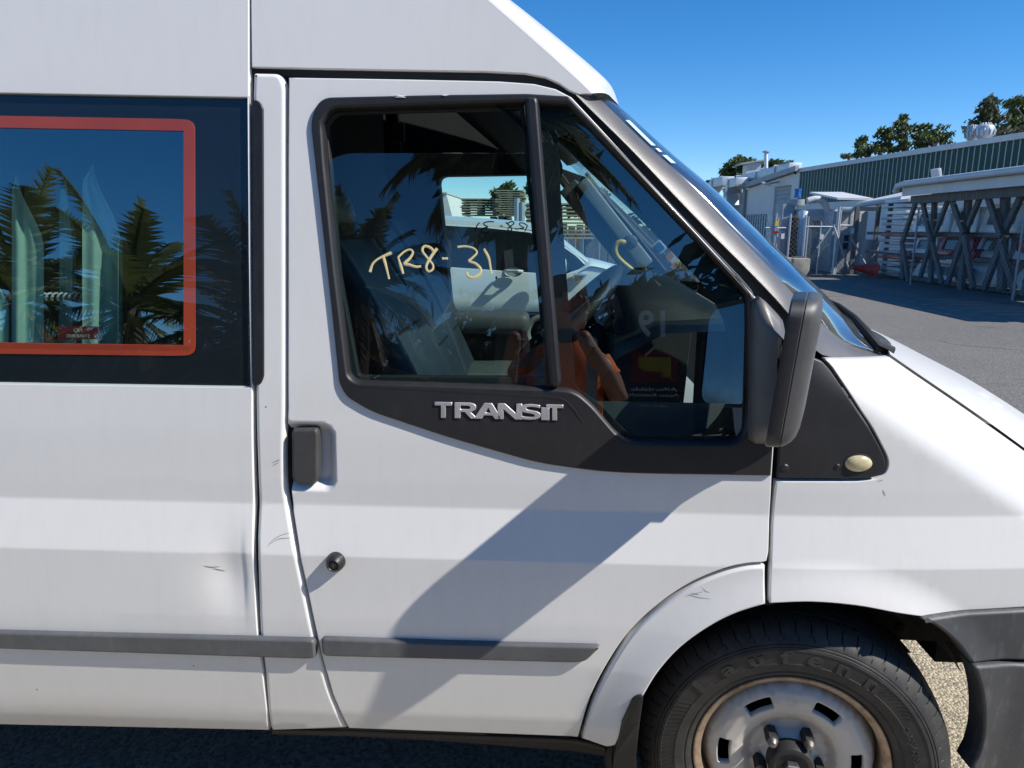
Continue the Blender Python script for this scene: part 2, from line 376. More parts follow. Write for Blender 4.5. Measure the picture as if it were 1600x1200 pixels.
def m_glass(name, tint, refl=.045, rough=0.0, dirt=.02, power=5.0):
    """clear pane: tinted see-through with a mirror reflection that grows towards grazing angles, on both faces of a solid pane"""
    m = bpy.data.materials.new(name); m.use_nodes = True; nt = m.node_tree; nt.nodes.clear()
    out = N(nt, 'ShaderNodeOutputMaterial'); tr = N(nt, 'ShaderNodeBsdfTransparent'); gl = N(nt, 'ShaderNodeBsdfGlossy', Roughness=rough); mix = N(nt, 'ShaderNodeMixShader')
    tr.inputs[0].default_value = (*tint, 1); gl.inputs[0].default_value = (1, 1, 1, 1)
    ge = N(nt, 'ShaderNodeNewGeometry'); dp = N(nt, 'ShaderNodeVectorMath', operation='DOT_PRODUCT'); nt.links.new(ge.outputs['Incoming'], dp.inputs[0]); nt.links.new(ge.outputs['Normal'], dp.inputs[1])
    ab = N(nt, 'ShaderNodeMath', operation='ABSOLUTE'); nt.links.new(dp.outputs['Value'], ab.inputs[0])
    om = N(nt, 'ShaderNodeMath', operation='SUBTRACT'); om.inputs[0].default_value = 1; nt.links.new(ab.outputs[0], om.inputs[1])
    pw = N(nt, 'ShaderNodeMath', operation='POWER'); pw.inputs[1].default_value = power; nt.links.new(om.outputs[0], pw.inputs[0])
    ma = N(nt, 'ShaderNodeMath', operation='MULTIPLY_ADD'); ma.inputs[1].default_value = 1 - refl; ma.inputs[2].default_value = refl; nt.links.new(pw.outputs[0], ma.inputs[0])
    nt.links.new(ma.outputs[0], mix.inputs[0]); nt.links.new(tr.outputs[0], mix.inputs[1]); nt.links.new(gl.outputs[0], mix.inputs[2])
    df = N(nt, 'ShaderNodeBsdfDiffuse'); df.inputs[0].default_value = (.6, .58, .52, 1); m2 = N(nt, 'ShaderNodeMixShader')
    spk = ramp(nt, noise(nt, 60, 6, .75).outputs['Fac'], [(.66, (0, 0, 0)), (.80, (dirt * 5,) * 3)]); film = ramp(nt, noise(nt, 3, 5, .7).outputs['Fac'], [(.35, (0, 0, 0)), (.75, (dirt,) * 3)])
    ad = N(nt, 'ShaderNodeMath', operation='ADD'); nt.links.new(spk.outputs[0], ad.inputs[0]); nt.links.new(film.outputs[0], ad.inputs[1])
    nt.links.new(ad.outputs[0], m2.inputs[0]); nt.links.new(mix.outputs[0], m2.inputs[1]); nt.links.new(df.outputs[0], m2.inputs[2]); nt.links.new(m2.outputs[0], out.inputs[0])
    return m
def m_ground(name, a, b_, scale, bdist, speck=None):
    m, nt, b = nodes(name)
    n1 = noise(nt, .35, 5, .6); n2 = noise(nt, scale, 3, .7); vo = N(nt, 'ShaderNodeTexVoronoi', Scale=scale); tc = N(nt, 'ShaderNodeTexCoord'); nt.links.new(tc.outputs['Object'], vo.inputs['Vector'])
    c = mixc(nt, ramp(nt, n1.outputs['Fac'], [(.3, (0, 0, 0)), (.7, (1, 1, 1))]).outputs[0], a, b_)
    rv = ramp(nt, vo.outputs['Color'], [(.1, (.45, .45, .45)), (.9, (1.5, 1.45, 1.35))])
    mul = N(nt, 'ShaderNodeMix', data_type='RGBA', blend_type='MULTIPLY'); mul.inputs[0].default_value = 1; nt.links.new(c, mul.inputs[6]); nt.links.new(rv.outputs[0], mul.inputs[7])
    # tar sealed cracks and old oil stains
    v2 = N(nt, 'ShaderNodeTexVoronoi', feature='DISTANCE_TO_EDGE', Scale=.16); wob = noise(nt, 1.3, 4, .6); vm = N(nt, 'ShaderNodeVectorMath', operation='MULTIPLY_ADD'); vm.inputs[1].default_value = (.9, .9, .9)
    nt.links.new(wob.outputs['Color'], vm.inputs[0]); nt.links.new(tc.outputs['Object'], vm.inputs[2]); nt.links.new(vm.outputs[0], v2.inputs['Vector'])
    ck = ramp(nt, v2.outputs['Distance'], [(.0, (.55, .55, .55)), (.004, (.35, .35, .35)), (.007, (0, 0, 0))]); st = ramp(nt, noise(nt, .9, 5, .65).outputs['Fac'], [(.60, (0, 0, 0)), (.72, (.38, .38, .38))])
    sm = N(nt, 'ShaderNodeMath', operation='MAXIMUM'); nt.links.new(ck.outputs[0], sm.inputs[0]); nt.links.new(st.outputs[0], sm.inputs[1])
    nt.links.new(mixc(nt, sm.outputs[0], mul.outputs[2], (.045, .044, .043)), b.inputs['Base Color']); b.inputs['Roughness'].default_value = .9
    inv = N(nt, 'ShaderNodeMath', operation='MULTIPLY_ADD'); inv.inputs[1].default_value = -1; inv.inputs[2].default_value = 1; nt.links.new(vo.outputs['Distance'], inv.inputs[0])
    bump(nt, b, inv.outputs[0], .8, bdist); return m
def m_leaf(name, dark, light, scale=.7):
    m, nt, b = nodes(name)
    c = ramp(nt, noise(nt, scale, 4, .7).outputs['Fac'], [(.32, dark), (.68, light)]); nt.links.new(c.outputs[0], b.inputs['Base Color']); b.inputs['Roughness'].default_value = .55
    b.inputs['Subsurface Weight'].default_value = 0
    tl = N(nt, 'ShaderNodeBsdfTranslucent'); nt.links.new(c.outputs[0], tl.inputs[0]); mx = N(nt, 'ShaderNodeMixShader'); mx.inputs[0].default_value = .25
    out = nt.nodes['Material Output']; nt.links.new(b.outputs[0], mx.inputs[1]); nt.links.new(tl.outputs[0], mx.inputs[2]); nt.links.new(mx.outputs[0], out.inputs[0]); return m
def m_metal(name, col, rough, rust=0.0, rustcol=(.16, .07, .03), metal=1.0, sc=14):
    m, nt, b = nodes(name); n = noise(nt, sc, 8, .72); b.inputs['Metallic'].default_value = metal
    base = ramp(nt, noise(nt, 3, 4).outputs['Fac'], [(.3, tuple(c * .82 for c in col)), (.7, col)]).outputs[0]
    w = ramp(nt, n.outputs['Fac'], [(.62 - .2 * rust, (0, 0, 0)), (.72, (rust,) * 3)])
    nt.links.new(mixc(nt, w.outputs[0], base, rustcol), b.inputs['Base Color'])
    rr = ramp(nt, n.outputs['Fac'], [(.3, (rough,) * 3), (.75, (min(1, rough + .25),) * 3)]); nt.links.new(rr.outputs[0], b.inputs['Roughness']); return m
def m_tyre():
    m, nt, b = nodes('tyre_rubber'); n = noise(nt, 22, 7, .7); n2 = noise(nt, 300, 3)
    c = ramp(nt, n.outputs['Fac'], [(.3, (.022, .021, .020)), (.55, (.040, .038, .035)), (.8, (.085, .078, .066))]); nt.links.new(c.outputs[0], b.inputs['Base Color'])
    b.inputs['Roughness'].default_value = .58; bump(nt, b, n2.outputs['Fac'], .15, .0006); return m
M = {}
M['paint'] = m_paint()
M['seam'] = simple('dark_seam', (.012, .012, .012), .8)
M['trim'] = m_plastic('black_trim', (.018, .018, .019), .42, (.06, .058, .056), .4)
M['clad'] = m_plastic('charcoal_cladding', (.021, .020, .021), .46, (.05, .046, .043), .45)
M['pillar'] = m_plastic('pillar_plastic', (.11, .10, .093), .43, (.18, .16, .14), .5, grain=520, bmp=.5)
M['mirror'] = m_plastic('mirror_plastic', (.078, .075, .072), .46, (.14, .13, .12), .5)
M['mirrim'] = m_plastic('mirror_rim_plastic', (.030, .029, .030), .42, (.09, .085, .08), .4)
M['strip'] = m_plastic('rub_strip_plastic', (.105, .108, .110), .48, (.21, .20, .18), .45)
M['bumper'] = m_plastic('bumper_plastic', (.060, .060, .062), .52, (.17, .165, .16), .8)
M['rubber'] = simple('black_rubber', (.018, .018, .019), .6, bmp=.1)
M['handle'] = m_plastic('handle_plastic', (.058, .056, .055), .5, (.12, .11, .1), .4)
M['glass'] = m_glass('side_glass', (.70, .84, .81), .095, dirt=.006)
M['quarter'] = m_glass('quarter_glass', (.70, .84, .81), .14, dirt=.006)
M['privacy'] = m_glass('rear_side_glass', (.86, .95, .94), .055, dirt=.006)
M['screen'] = m_glass('windscreen_glass', (.80, .90, .90), .34, rough=.06, dirt=.09, power=3.2)
M['film'] = m_glass('mirror_film', (.86, .93, .90), .26, dirt=.0)
M['farglass'] = m_glass('far_side_glass', (.84, .95, .91), .035, dirt=.003)
M['frit'] = simple('black_band', (.006, .007, .010), .5, var=.3)
M['tape'] = simple('red_border_tape', (.58, .062, .020), .55, var=.12, scale=5)
M['head'] = simple('grey_headliner', (.045, .045, .043), .9)
M['inner'] = m_plastic('interior_plastic', (.10, .115, .115), .55, (.14, .15, .15), .4)
M['pillar'].node_tree.nodes['Principled BSDF'].inputs['Specular IOR Level'].default_value = .8
M['darklining'] = m_plastic('dark_door_lining', (.028, .032, .033), .6, (.05, .055, .055), .4)
M['paletrim'] = m_plastic('pale_interior_trim', (.30, .33, .30), .6, (.36, .38, .35), .4)
M['dash'] = m_plastic('dashboard_plastic', (.012, .015, .0145), .55, (.035, .042, .04), .5)
M['seat'] = simple('blue_grey_vinyl', (.030, .045, .060), .5, var=.25, scale=6, bmp=.2, bscale=350)
M['seatlight'] = simple('worn_grey_vinyl', (.10, .12, .115), .45, var=.25, scale=6, bmp=.2, bscale=350)
M['yellow'] = simple('yellow_plastic', (.80, .55, .01), .4, var=.06)
M['chrome'] = m_metal('brushed_chrome', (.80, .74, .72), .36, metal=.75)
M['steel'] = m_metal('wheel_steel', (.74, .69, .61), .36, .45, (.34, .24, .15), .10, 11)
M['rimlip'] = m_metal('rusted_lip', (.52, .40, .29), .45, .9, (.20, .10, .05), .6, 26)
M['nut'] = m_metal('wheel_nut_steel', (.33, .32, .30), .42, .5)
M['nutdark'] = simple('nut_socket', (.03, .028, .026), .6)
M['tyre'] = m_tyre()
M['tyreletter'] = simple('tyre_lettering', (.050, .048, .046), .55, var=.3, scale=40)  # slightly lighter than the sidewall rubber
M['plate'] = simple('grimy_liner_plate', (.055, .042, .032), .85, var=.4, scale=14)
M['paste'] = simple('cream_paint_marker', (.83, .68, .33), .7, var=.12, scale=60)
M['darkpaste'] = simple('shaded_paint_marker', (.10, .09, .05), .8)  # the cream marker again, with the shade on the far pane put into its colour
M['lens'] = simple('indicator_lens', (.62, .53, .30), .25, var=.12, scale=60, coat=.6)
M['cloth'] = simple('sea_green_curtain', (.42, .66, .56), .85, var=.08, scale=4, bmp=.15, bscale=500)
M['red'] = simple('red_plate', (.36, .02, .025), .5)
M['letterwhite'] = simple('white_lettering', (.8, .8, .78), .6, var=.03)
M['asphalt'] = m_ground('asphalt', (.160, .154, .146), (.192, .185, .175), 95, .006)
M['chip'] = m_ground('exposed_aggregate', (.40, .355, .27), (.47, .42, .33), 120, .006)
M['concrete'] = simple('weathered_concrete', (.34, .32, .28), .9, var=.3, scale=3, bmp=.4, bscale=30, bdist=.01)
M['wallwhite'] = simple('painted_block_wall', (.74, .72, .67), .8, var=.06, scale=.8)
M['green'] = simple('green_cladding', (.012, .062, .048), .5, spec=.2, var=.10, scale=.6)
M['flash'] = simple('pale_roof_flashing', (.62, .63, .63), .5, var=.08, scale=2)
M['galv'] = m_metal('galvanised_steel', (.60, .63, .66), .38, .12, (.35, .33, .30), .55, 4)
M['galvdull'] = m_metal('dull_galvanised', (.40, .42, .44), .55, .2, (.28, .26, .24), .4, 4)
M['rollerdoor'] = simple('roller_door_paint', (.42, .44, .46), .5, var=.06)
M['louvre'] = simple('louvre_glass', (.12, .16, .19), .2, var=.3, scale=3)
M['timber'] = simple('grey_timber', (.135, .135, .135), .85, var=.35, scale=5, stretch=(3, 3, .4))
M['palet'] = simple('pale_timber', (.45, .38, .26), .85, var=.35, scale=3)
M['canopywhite'] = simple('canopy_white', (.86, .86, .84), .35, var=.06, coat=.3)
M['canopyred'] = simple('canopy_red', (.34, .018, .022), .3, var=.08, coat=.4)
M['canopygrey'] = simple('canopy_silver', (.42, .44, .46), .35, metal=.2, coat=.3)
M['canopyglass'] = simple('canopy_window', (.15, .15, .12), .12, var=.3, scale=1.5)
M['orange'] = simple('cone_plastic', (.72, .05, .02), .5, var=.12)
M['bluemotor'] = simple('blue_motor_paint', (.02, .14, .46), .4)
M['dustgrey'] = simple('grey_sheet_metal', (.46, .48, .49), .5, var=.12, scale=2)
M['dark'] = simple('dark_void', (.010, .011, .012), .9)
M['utepaint'] = simple('ute_white', (.74, .75, .73), .3, var=.02, coat=.6)
M['uteglass'] = simple('ute_dark_glass', (.010, .014, .016), .04, var=.2)
M['bark'] = simple('tree_bark', (.11, .085, .065), .9, var=.35, scale=6, bmp=.5, bscale=40, bdist=.02)
M['pine'] = m_leaf('pine_needles', (.035, .062, .016), (.13, .165, .042), .55)
M['gum'] = m_leaf('grey_green_leaves', (.05, .07, .038), (.16, .17, .085), .5)
M['palmleaf'] = m_leaf('palm_frond_green', (.06, .085, .02), (.22, .23, .08), 1.2)
M['deadleaf'] = m_leaf('dry_frond', (.22, .17, .09), (.45, .36, .2), 1.5)
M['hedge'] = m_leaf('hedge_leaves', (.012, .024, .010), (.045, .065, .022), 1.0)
M['vest'] = simple('orange_vest', (.95, .20, .03), .75, var=.08)
M['tapegrey'] = simple('reflective_tape', (.30, .31, .32), .4)
M['skin'] = simple('skin', (.36, .19, .13), .5, var=.08)
M['navy'] = simple('navy_work_cloth', (.018, .022, .040), .85)
M['hair'] = simple('dark_hair', (.03, .022, .018), .6)
M['phone'] = simple('phone_black', (.012, .012, .013), .25)
M['stickerblue'] = simple('blue_sticker', (.05, .16, .42), .5, var=.05)
M['stickerorange'] = simple('orange_sticker', (.75, .27, .08), .5, var=.05)
M['stickerwhite'] = simple('white_sticker', (.74, .76, .74), .5, var=.05)
M['stickercyan'] = simple('pale_sticker', (.46, .66, .70), .5, var=.05)
M['board'] = simple('black_board', (.012, .013, .016), .5)
M['under'] = simple('underbody_grime', (.035, .030, .025), .9)
M['liner'] = simple('wheel_liner', (.045, .036, .028), .85, var=.4, scale=20)
M['darkred'] = simple('dark_red_print', (.16, .012, .012), .6)
M['mustard'] = simple('mustard_print', (.38, .27, .02), .6)
# ---------------------------------------------------------------- the setting
def sheet(name, x0, x1, y0, y1, z, mat, nx=2, ny=2):
    mb = MB(); mb.grid([[(x0 + (x1 - x0) * i / nx, y0 + (y1 - y0) * j / ny, z) for i in range(nx + 1)] for j in range(ny + 1)])
    o = mb.build(name, mat, smooth=False, fix=False); o['kind'] = 'structure'; return o
sheet('ground', -900, 900, -900, 900, 0.010, M['asphalt'])
pv = MB(); pv.grid([[(x, y, .014) for x in (-7.0, .32, 2.0)] for y in (-2.6, -.06)]); pv.grid([[(x, y, .014) for x in (.32, 2.0)] for y in (-.06, 2.2)])  # strip on the camera side is out of view, kept pale for bounce light on the van
o = pv.build('pavement', M['chip'], smooth=False, fix=False); o['kind'] = 'structure'

# ---------------------------------------------------------------- the van
van = thing('van', 'white high roof van with dented side panel and open driver window', 'van', (-.9, .985, 0.0))
S0 = lambda X, Z: body(X, Z); SD = lambda X, Z: body(X, Z, 'door'); SS = lambda X, Z: body(X, Z, 'side')
ZR = sorted(set([*np.arange(.8425, .8540, .0013), *np.arange(.9430, .9560, .0013), .836, .86, .936, .962]))
P = M['paint']
def line_at(a, b, X): return a[1] + (b[1] - a[1]) * (X - a[0]) / (b[0] - a[0])
# rear side panel, from the pillar seam back
seamL = px_xz([(389, -160), (389, 0), (389, 150), (391, 400), (394, 600), (396, 800), (400, 960), (404, 1010), (410, 1050), (417, 1110), (420, 1141)], S0)
bl = px_xz([(0, 1131), (420, 1141)], S0); wt = px_xz([(0, 146), (386, 153)], S0); wb = px_xz([(0, 599), (386, 605)], S0)
XB = -3.7
outer = [tuple(p) for p in seamL] + [(XB, line_at(bl[0], bl[1], XB) + .0), (XB, 2.36), (seamL[0][0] - .02, 2.36)]
wr = px_xz([(388, 153), (389, 300), (390, 450), (391, 605)], S0)
XW = -2.9
hole_side = [(XW, line_at(wt[0], wt[1], XW))] + [tuple(p) for p in wr] + [(XW, line_at(wb[0], wb[1], XW))]
rear_hub = -2.9
arch_r = [(rear_hub + .40 * cos(a), .367 + .40 * sin(a)) for a in np.linspace(.12, pi - .12, 26)]
zb = line_at(bl[0], bl[1], rear_hub)
outer = [tuple(p) for p in seamL] + [(rear_hub + .40, zb)] + arch_r + [(rear_hub - .40, zb), (XB, zb), (XB, 2.36), (seamL[0][0] - .02, 2.36)]
side_panel = skin('side_panel', outer, [hole_side], SS, P, van, gx=.05, gz=.03, zrows=ZR, fine=(DENT[0] - .26, DENT[0] + .14, DENT[1] - .22, DENT[1] + .22, .008))
side_panel['label'] = 'rear side panel with a dent beside the seam'
# pillar panel between the seam and the front door
panel('pillar_panel', fillet([(395, 113, 4), (438, 114, 12), (446, 135, 8), (446, 640, 40), (444, 700, 20), (445, 765, 20), (452, 800, 30), (460, 850, 20), (475, 920, 20), (492, 1000, 20), (516, 1085, 20), (541, 1139), (424, 1143), (412, 1040, 10), (405, 990, 10), (401, 850, 10), (398, 600), (396, 300), (394, 150)]), [], S0, P, van, zrows=ZR, rings=((.010, 0), (.0055, .0014), (.002, .0045), (0, .010), (0, .03)))
panel('pillar_applique', fillet([(393, 156), (402, 156, 8), (411, 166, 8), (412, 590, 8), (406, 602, 5), (395, 602)]), [], S0, M['trim'], van, off=.004, rings=((.003, 0), (.001, .001), (0, .003), (0, .012)))
# front door
door_px = [(451, 121), (640, 124), (780, 127), (835, 131), (868, 139), (893, 152), (935, 197), (1000, 268), (1060, 333), (1120, 398), (1170, 453), (1206, 492), (1209, 560), (1209, 700), (1206, 745), (1203, 800), (1201, 862), (1198, 877)] \
    + spline([(1190, 879), (1165, 881), (1130, 889), (1080, 910), (1030, 943), (985, 985), (950, 1035), (922, 1090), (903, 1152)], 5) \
    + [(545, 1138), (520, 1085), (497, 1000), (480, 920), (466, 850), (458, 800), (455, 766), (453, 700), (450, 640), (450, 400), (450, 250)]
glass_px = fillet([(503, 190, 0), (516, 170, 14), (817, 160), (845, 162), (886, 163, 4), (1150, 441, 4), (1168, 462, 6), (1170, 640, 30), (1160, 693, 30), (975, 691, 26), (925, 632, 18), (898, 610, 20), (866, 607), (556, 597, 10), (544, 588, 10), (524, 420), (507, 250)])
trim_px = fillet([(484, 186, 20), (500, 152, 30), (680, 148), (823, 146), (888, 150, 2), (935, 199), (1000, 270), (1060, 335), (1120, 400), (1170, 455), (1206, 495, 3), (1208, 560), (1208, 700), (1205, 744), (1010, 741, 30), (940, 738, 30), (840, 724, 30), (700, 684, 30), (580, 644, 20), (540, 620, 16), (529, 598, 8), (527, 577, 3), (517, 480), (499, 320)])
g_xz = px_xz(glass_px, S0)
gd = dense2(g_xz, .012); gd = gd if area2(gd) > 0 else gd[::-1]
door_hole = inset(gd, -.010)
front_door = skin('front_door', px_xz(door_px, SD), [door_hole], SD, P, van, zrows=ZR, fine=(RECESS[0], RECESS[1] + .02, RECESS[2] - .02, RECESS[3] + .02, .006))
BV = ((.0065, 0), (.0035, .0012), (.0008, .005), (0, .008), (0, .02))
trim = panel('window_frame', trim_px, [glass_px], S0, M['clad'], front_door, off=.007, rings=((.004, 0), (.0012, .0012), (0, .004), (0, .012)), hole_rings=((.0075, 0), (.0035, .003), (.0, .0085), (0, .035)))
# pressed feature line above the lettering
pl = spline([(548, 603), (700, 611), (830, 619), (868, 622), (884, 628), (896, 640), (910, 660)], 8)
mb = MB(); pts = solve(pl, S0, .0075); mb.tube(pts, [.001 + .0030 * sin(pi * i / (len(pts) - 1)) ** .5 for i in range(len(pts))], 8, flat=(0, 1, 0)); mb.build('moulded_ridge', M['clad'], front_door)
# door seal groove and gutter over the door
def ribbon(name, pix, w, off, mat, parent, depth=.012, surf=S0):
    pts = solve(pix, surf, off); rows = []
    for i in range(len(pts)):
        d = pts[min(i + 1, len(pts) - 1)] - pts[max(i - 1, 0)]; n = np.array([-d[2], 0, d[0]]); n /= np.linalg.norm(n) + 1e-9
        ww = w[i] if isinstance(w, (list, tuple)) else w
        rows.append([pts[i] - n * ww + (0, depth, 0), pts[i] - n * ww, pts[i] + n * ww, pts[i] + n * ww + (0, depth, 0)])
    return MB().grid(rows).build(name, mat, parent, angle=30)
ribbon('door_seal', spline([(449, 118), (449, 300), (448, 560), (449, 650), (449, 720), (450, 770), (456, 810), (463, 855), (477, 920), (494, 1000), (518, 1085), (543, 1139)], 6), .012, -.0215, M['seam'], van)
ribbon('door_seal', spline([(391, -160), (391, 100), (391, 300), (393, 500), (396, 700), (399, 850), (403, 990), (409, 1030), (415, 1085), (422, 1141)], 6), .012, -.0215, M['seam'], van)
ribbon('door_seal', spline([(1212, 500), (1211, 700), (1207, 790), (1203, 880), (1200, 945)], 6), .012, -.0215, M['seam'], van)
ribbon('door_seal', spline([(1200, 881), (1165, 884), (1130, 892), (1080, 913), (1030, 946), (988, 988), (953, 1038), (926, 1092), (906, 1155)], 6), .012, -.0215, M['seam'], van)
ribbon('door_seal', spline([(894, 148), (936, 190), (1000, 259), (1060, 324), (1120, 388), (1170, 441), (1215, 487), (1240, 512)], 6), .014, -.016, M['rubber'], van)
ribbon('door_seal', spline([(392, 109), (480, 112), (640, 116), (780, 120), (845, 126), (875, 136), (896, 150)], 6), .010, -.014, M['rubber'], van)
# movable pane, standing a hand's width open, and the fixed quarter pane
pane_px = fillet([(497, 262, 0), (509, 252, 14), (540, 239, 30), (832, 239), (860, 420), (876, 612), (546, 612), (520, 440)])
FLAT = ((.0006, 0), (0, .0006), (0, .004))
panel('window_pane', pane_px, [], S0, M['glass'], front_door, off=-.016, rings=FLAT, gx=.05, gz=.04)
quarter_px = fillet([(842, 158), (888, 160, 2), (1152, 440, 3), (1171, 460, 6), (1173, 640, 30), (1162, 698, 30), (970, 696, 26), (920, 634, 18), (876, 611), (858, 430)])
panel('quarter_pane', quarter_px, [], S0, M['quarter'], front_door, off=-.010, rings=FLAT, gx=.04, gz=.04)
clear_px = fillet([(871, 215, 8), (884, 204, 10), (930, 247, 10), (1010, 338), (1085, 428, 30), (1130, 492, 40), (1145, 560, 40), (1138, 632, 40), (1095, 682, 30), (985, 683, 26), (935, 628, 18), (900, 606, 10), (889, 480), (878, 330)])
panel('printed_band', quarter_px, [clear_px], S0, M['frit'], front_door, off=-.0165, rings=((.0005, 0), (0, .001)))
bar_l = [(819, 150), (830, 300), (845, 470), (857, 608)]; bar_r = [(841, 150), (852, 300), (867, 470), (879, 606)]
panel('division_bar', fillet([(819, 157, 8), (823, 149, 8), (838, 149, 8), (842, 157, 8), (853, 300), (867, 470), (878, 600, 5), (872, 607, 3), (858, 607, 3), (846, 470), (831, 300)]), [], S0, M['trim'], front_door, off=.014, rings=((.009, 0), (.005, .0025), (.0018, .007), (0, .013), (0, .03)), step=.012)
panel('window_channel', fillet([(503, 185), (520, 168, 14), (818, 162), (831, 300), (846, 470), (858, 605), (550, 596, 8), (523, 430)]), [fillet([(511, 196, 0), (524, 178, 10), (812, 171), (826, 310), (841, 470), (852, 590), (560, 588, 6), (531, 430)])], S0, M['rubber'], front_door, off=-.022, rings=((.002, 0), (0, .002), (0, .02)))
# interior side of the door: sill and near windscreen-pillar trim seen through the quarter pane
# handle, lock
panel('door_handle', fillet([(455, 671, 6), (494, 670, 8), (497, 678, 8), (497, 750, 9), (490, 759, 9), (462, 757, 8), (455, 748, 6)]), [], S0, M['handle'], front_door, off=.008, rings=((.007, 0), (.0035, .0012), (.001, .0045), (0, .009), (0, .022)), step=.006)
panel('handle_slot', fillet([(497, 682, 4), (500, 680, 4), (501, 738, 4), (497, 741, 4)]), [], SD, M['dark'], front_door, off=.001, rings=((.0004, 0), (0, .001)), step=.004)
lk = solve([(525, 877)], S0)[0]
mb = MB(); mb.lathe([(.0, -.021), (.007, -.021), (.0075, -.019), (.0095, -.019), (.0115, -.022), (.0165, -.017), (.0195, -.008), (.0205, .0), (.0205, .004)], lk, (0, 1, 0), 40)
mb.build('lock_barrel', M['trim'], front_door)
mb = MB(); mb.lathe([(0, -.0195), (.0045, -.0195), (.005, -.0188)], lk + np.array([0, -.0006, 0]), (0, 1, 0), 20); mb.box(lk + np.array([0, -.0206, -.0005]), (.0016, .001, .006)); mb.build('key_slot', M['nut'], front_door)
# rub strips
STR = ((.0065, 0), (.004, .0008), (.0015, .0035), (.0, .010), (0, .02))
a0 = px_xz([(0, 983), (492, 995)], S0); a1 = px_xz([(0, 1010), (494, 1026)], S0)
rr = px_xz(fillet([(478, 995, 0), (494, 996, 9), (496, 1025, 9), (480, 1026, 0)]), S0)
skin('rub_strip', [(-2.45, line_at(a0[0], a0[1], -2.45))] + [tuple(p) for p in rr] + [(-2.45, line_at(a1[0], a1[1], -2.45))], [], S0, M['strip'], van, off=.013, rings=STR, gx=.06, gz=.01)
panel('rub_strip', fillet([(500, 998, 9), (700, 1005), (925, 1010.5, 6), (940, 1011.5, 9), (915, 1036, 16), (895, 1037.5, 8), (503, 1027, 9)]), [], S0, M['strip'], front_door, off=.013, rings=STR, gx=.06, gz=.01)
# rear wheel-arch flare joined to the door line, sill
flare_in = spline([(1197, 945), (1150, 960), (1110, 980), (1065, 1012), (1030, 1050), (1005, 1090), (985, 1125), (962, 1166)], 5)
flare_out = spline([(909, 1155), (929, 1093), (956, 1040), (990, 990), (1035, 949), (1083, 917), (1130, 897), (1170, 887), (1196, 885)], 5)
panel('arch_flare', flare_in + [(948, 1168)] + flare_out, [], S0, P, van, off=.003, rings=((.006, 0), (.003, .001), (.0008, .004), (0, .008), (0, .04)), gz=.012, gx=.016)
panel('sill', [(424, 1141), (545, 1142), (903, 1157), (946, 1169), (948, 1183), (900, 1175), (700, 1159), (545, 1151), (424, 1148), (424, 1145)], [], S0, M['under'], van, off=-.012)
zsl = px_xz([(424, 1141), (424, 1150)], S0)
# front fender
SF = lambda X, Z: body(X, Z) + 4.6 * np.minimum(np.maximum(0, np.asarray(Z) - (_fa[2] + (np.asarray(X) - _fa[0]) * (_fb[2] - _fa[2]) / (_fb[0] - _fa[0]))), .2) ** 2 * sstep(.46, .66, X) * 0
fender_px = [(1213, 752), (1340, 752), *spline([(1366, 749), (1381, 741), (1387.5, 729), (1386.5, 715), (1377, 695), (1363, 669), (1345, 642)], 4), (1301, 575), (1289, 561), (1330, 561), (1390, 558), (1432, 587), (1510, 640), (1590, 697), (1750, 815), (1840, 885), (1840, 945), (1600, 949), (1450, 962)] \
    + spline([(1440, 964), (1400, 958), (1340, 947), (1270, 941), (1203, 943)], 5) + [(1205, 880), (1208, 800)]
panel('fender', fender_px, [], S0, P, van, zrows=ZR, gx=.02, gz=.014)
panel('fender_trim', fillet([(1214, 747, 2), (1217, 700), (1222, 540), (1285, 564, 4), (1298, 578, 10), *spline([(1342, 645), (1360, 671), (1374, 696), (1383, 716), (1384, 728), (1378, 739), (1364, 746.5), (1340, 748)], 4)]), [], S0, M['clad'], van, off=.003, rings=((.004, 0), (.001, .0012), (0, .004), (0, .014)))
ft = van.children[-1]
for nm, x, y, r, mt in (('trim_plug', 1226, 731, .0085, 'clad'), ('trim_plug', 1308, 729, .006, 'clad')):
    c = solve([(x, y)], S0, .002)[0]; MB().lathe([(0, -.0035), (r * .7, -.003), (r, -.0008), (r, .003)], c, (0, 1, 0), 20).build(nm, M[mt], ft)
c = solve([(1341, 724)], S0, .002)[0]
mb = MB(); prof = [(.001, -.011), (.4, -.0105), (.75, -.007), (.94, -.003), (1, .002)]
rows = [[(c[0] + .0285 * r * cos(a), c[1] + h, c[2] + .0185 * r * sin(a)) for a in np.linspace(0, 2 * pi, 33)[:-1]] for r, h in prof]; mb.grid(rows, closed=True); mb.build('side_indicator', M['lens'], ft)
mb = MB(); rows = [[(c[0] + (.0285 + d) * cos(a), c[1] + h, c[2] + (.0185 + d) * sin(a)) for a in np.linspace(0, 2 * pi, 33)[:-1]] for d, h in ((0, -.002), (.001, -.0025), (.002, -.002), (.0025, .004))]; mb.grid(rows, closed=True); mb.build('indicator_gasket', M['rubber'], ft)
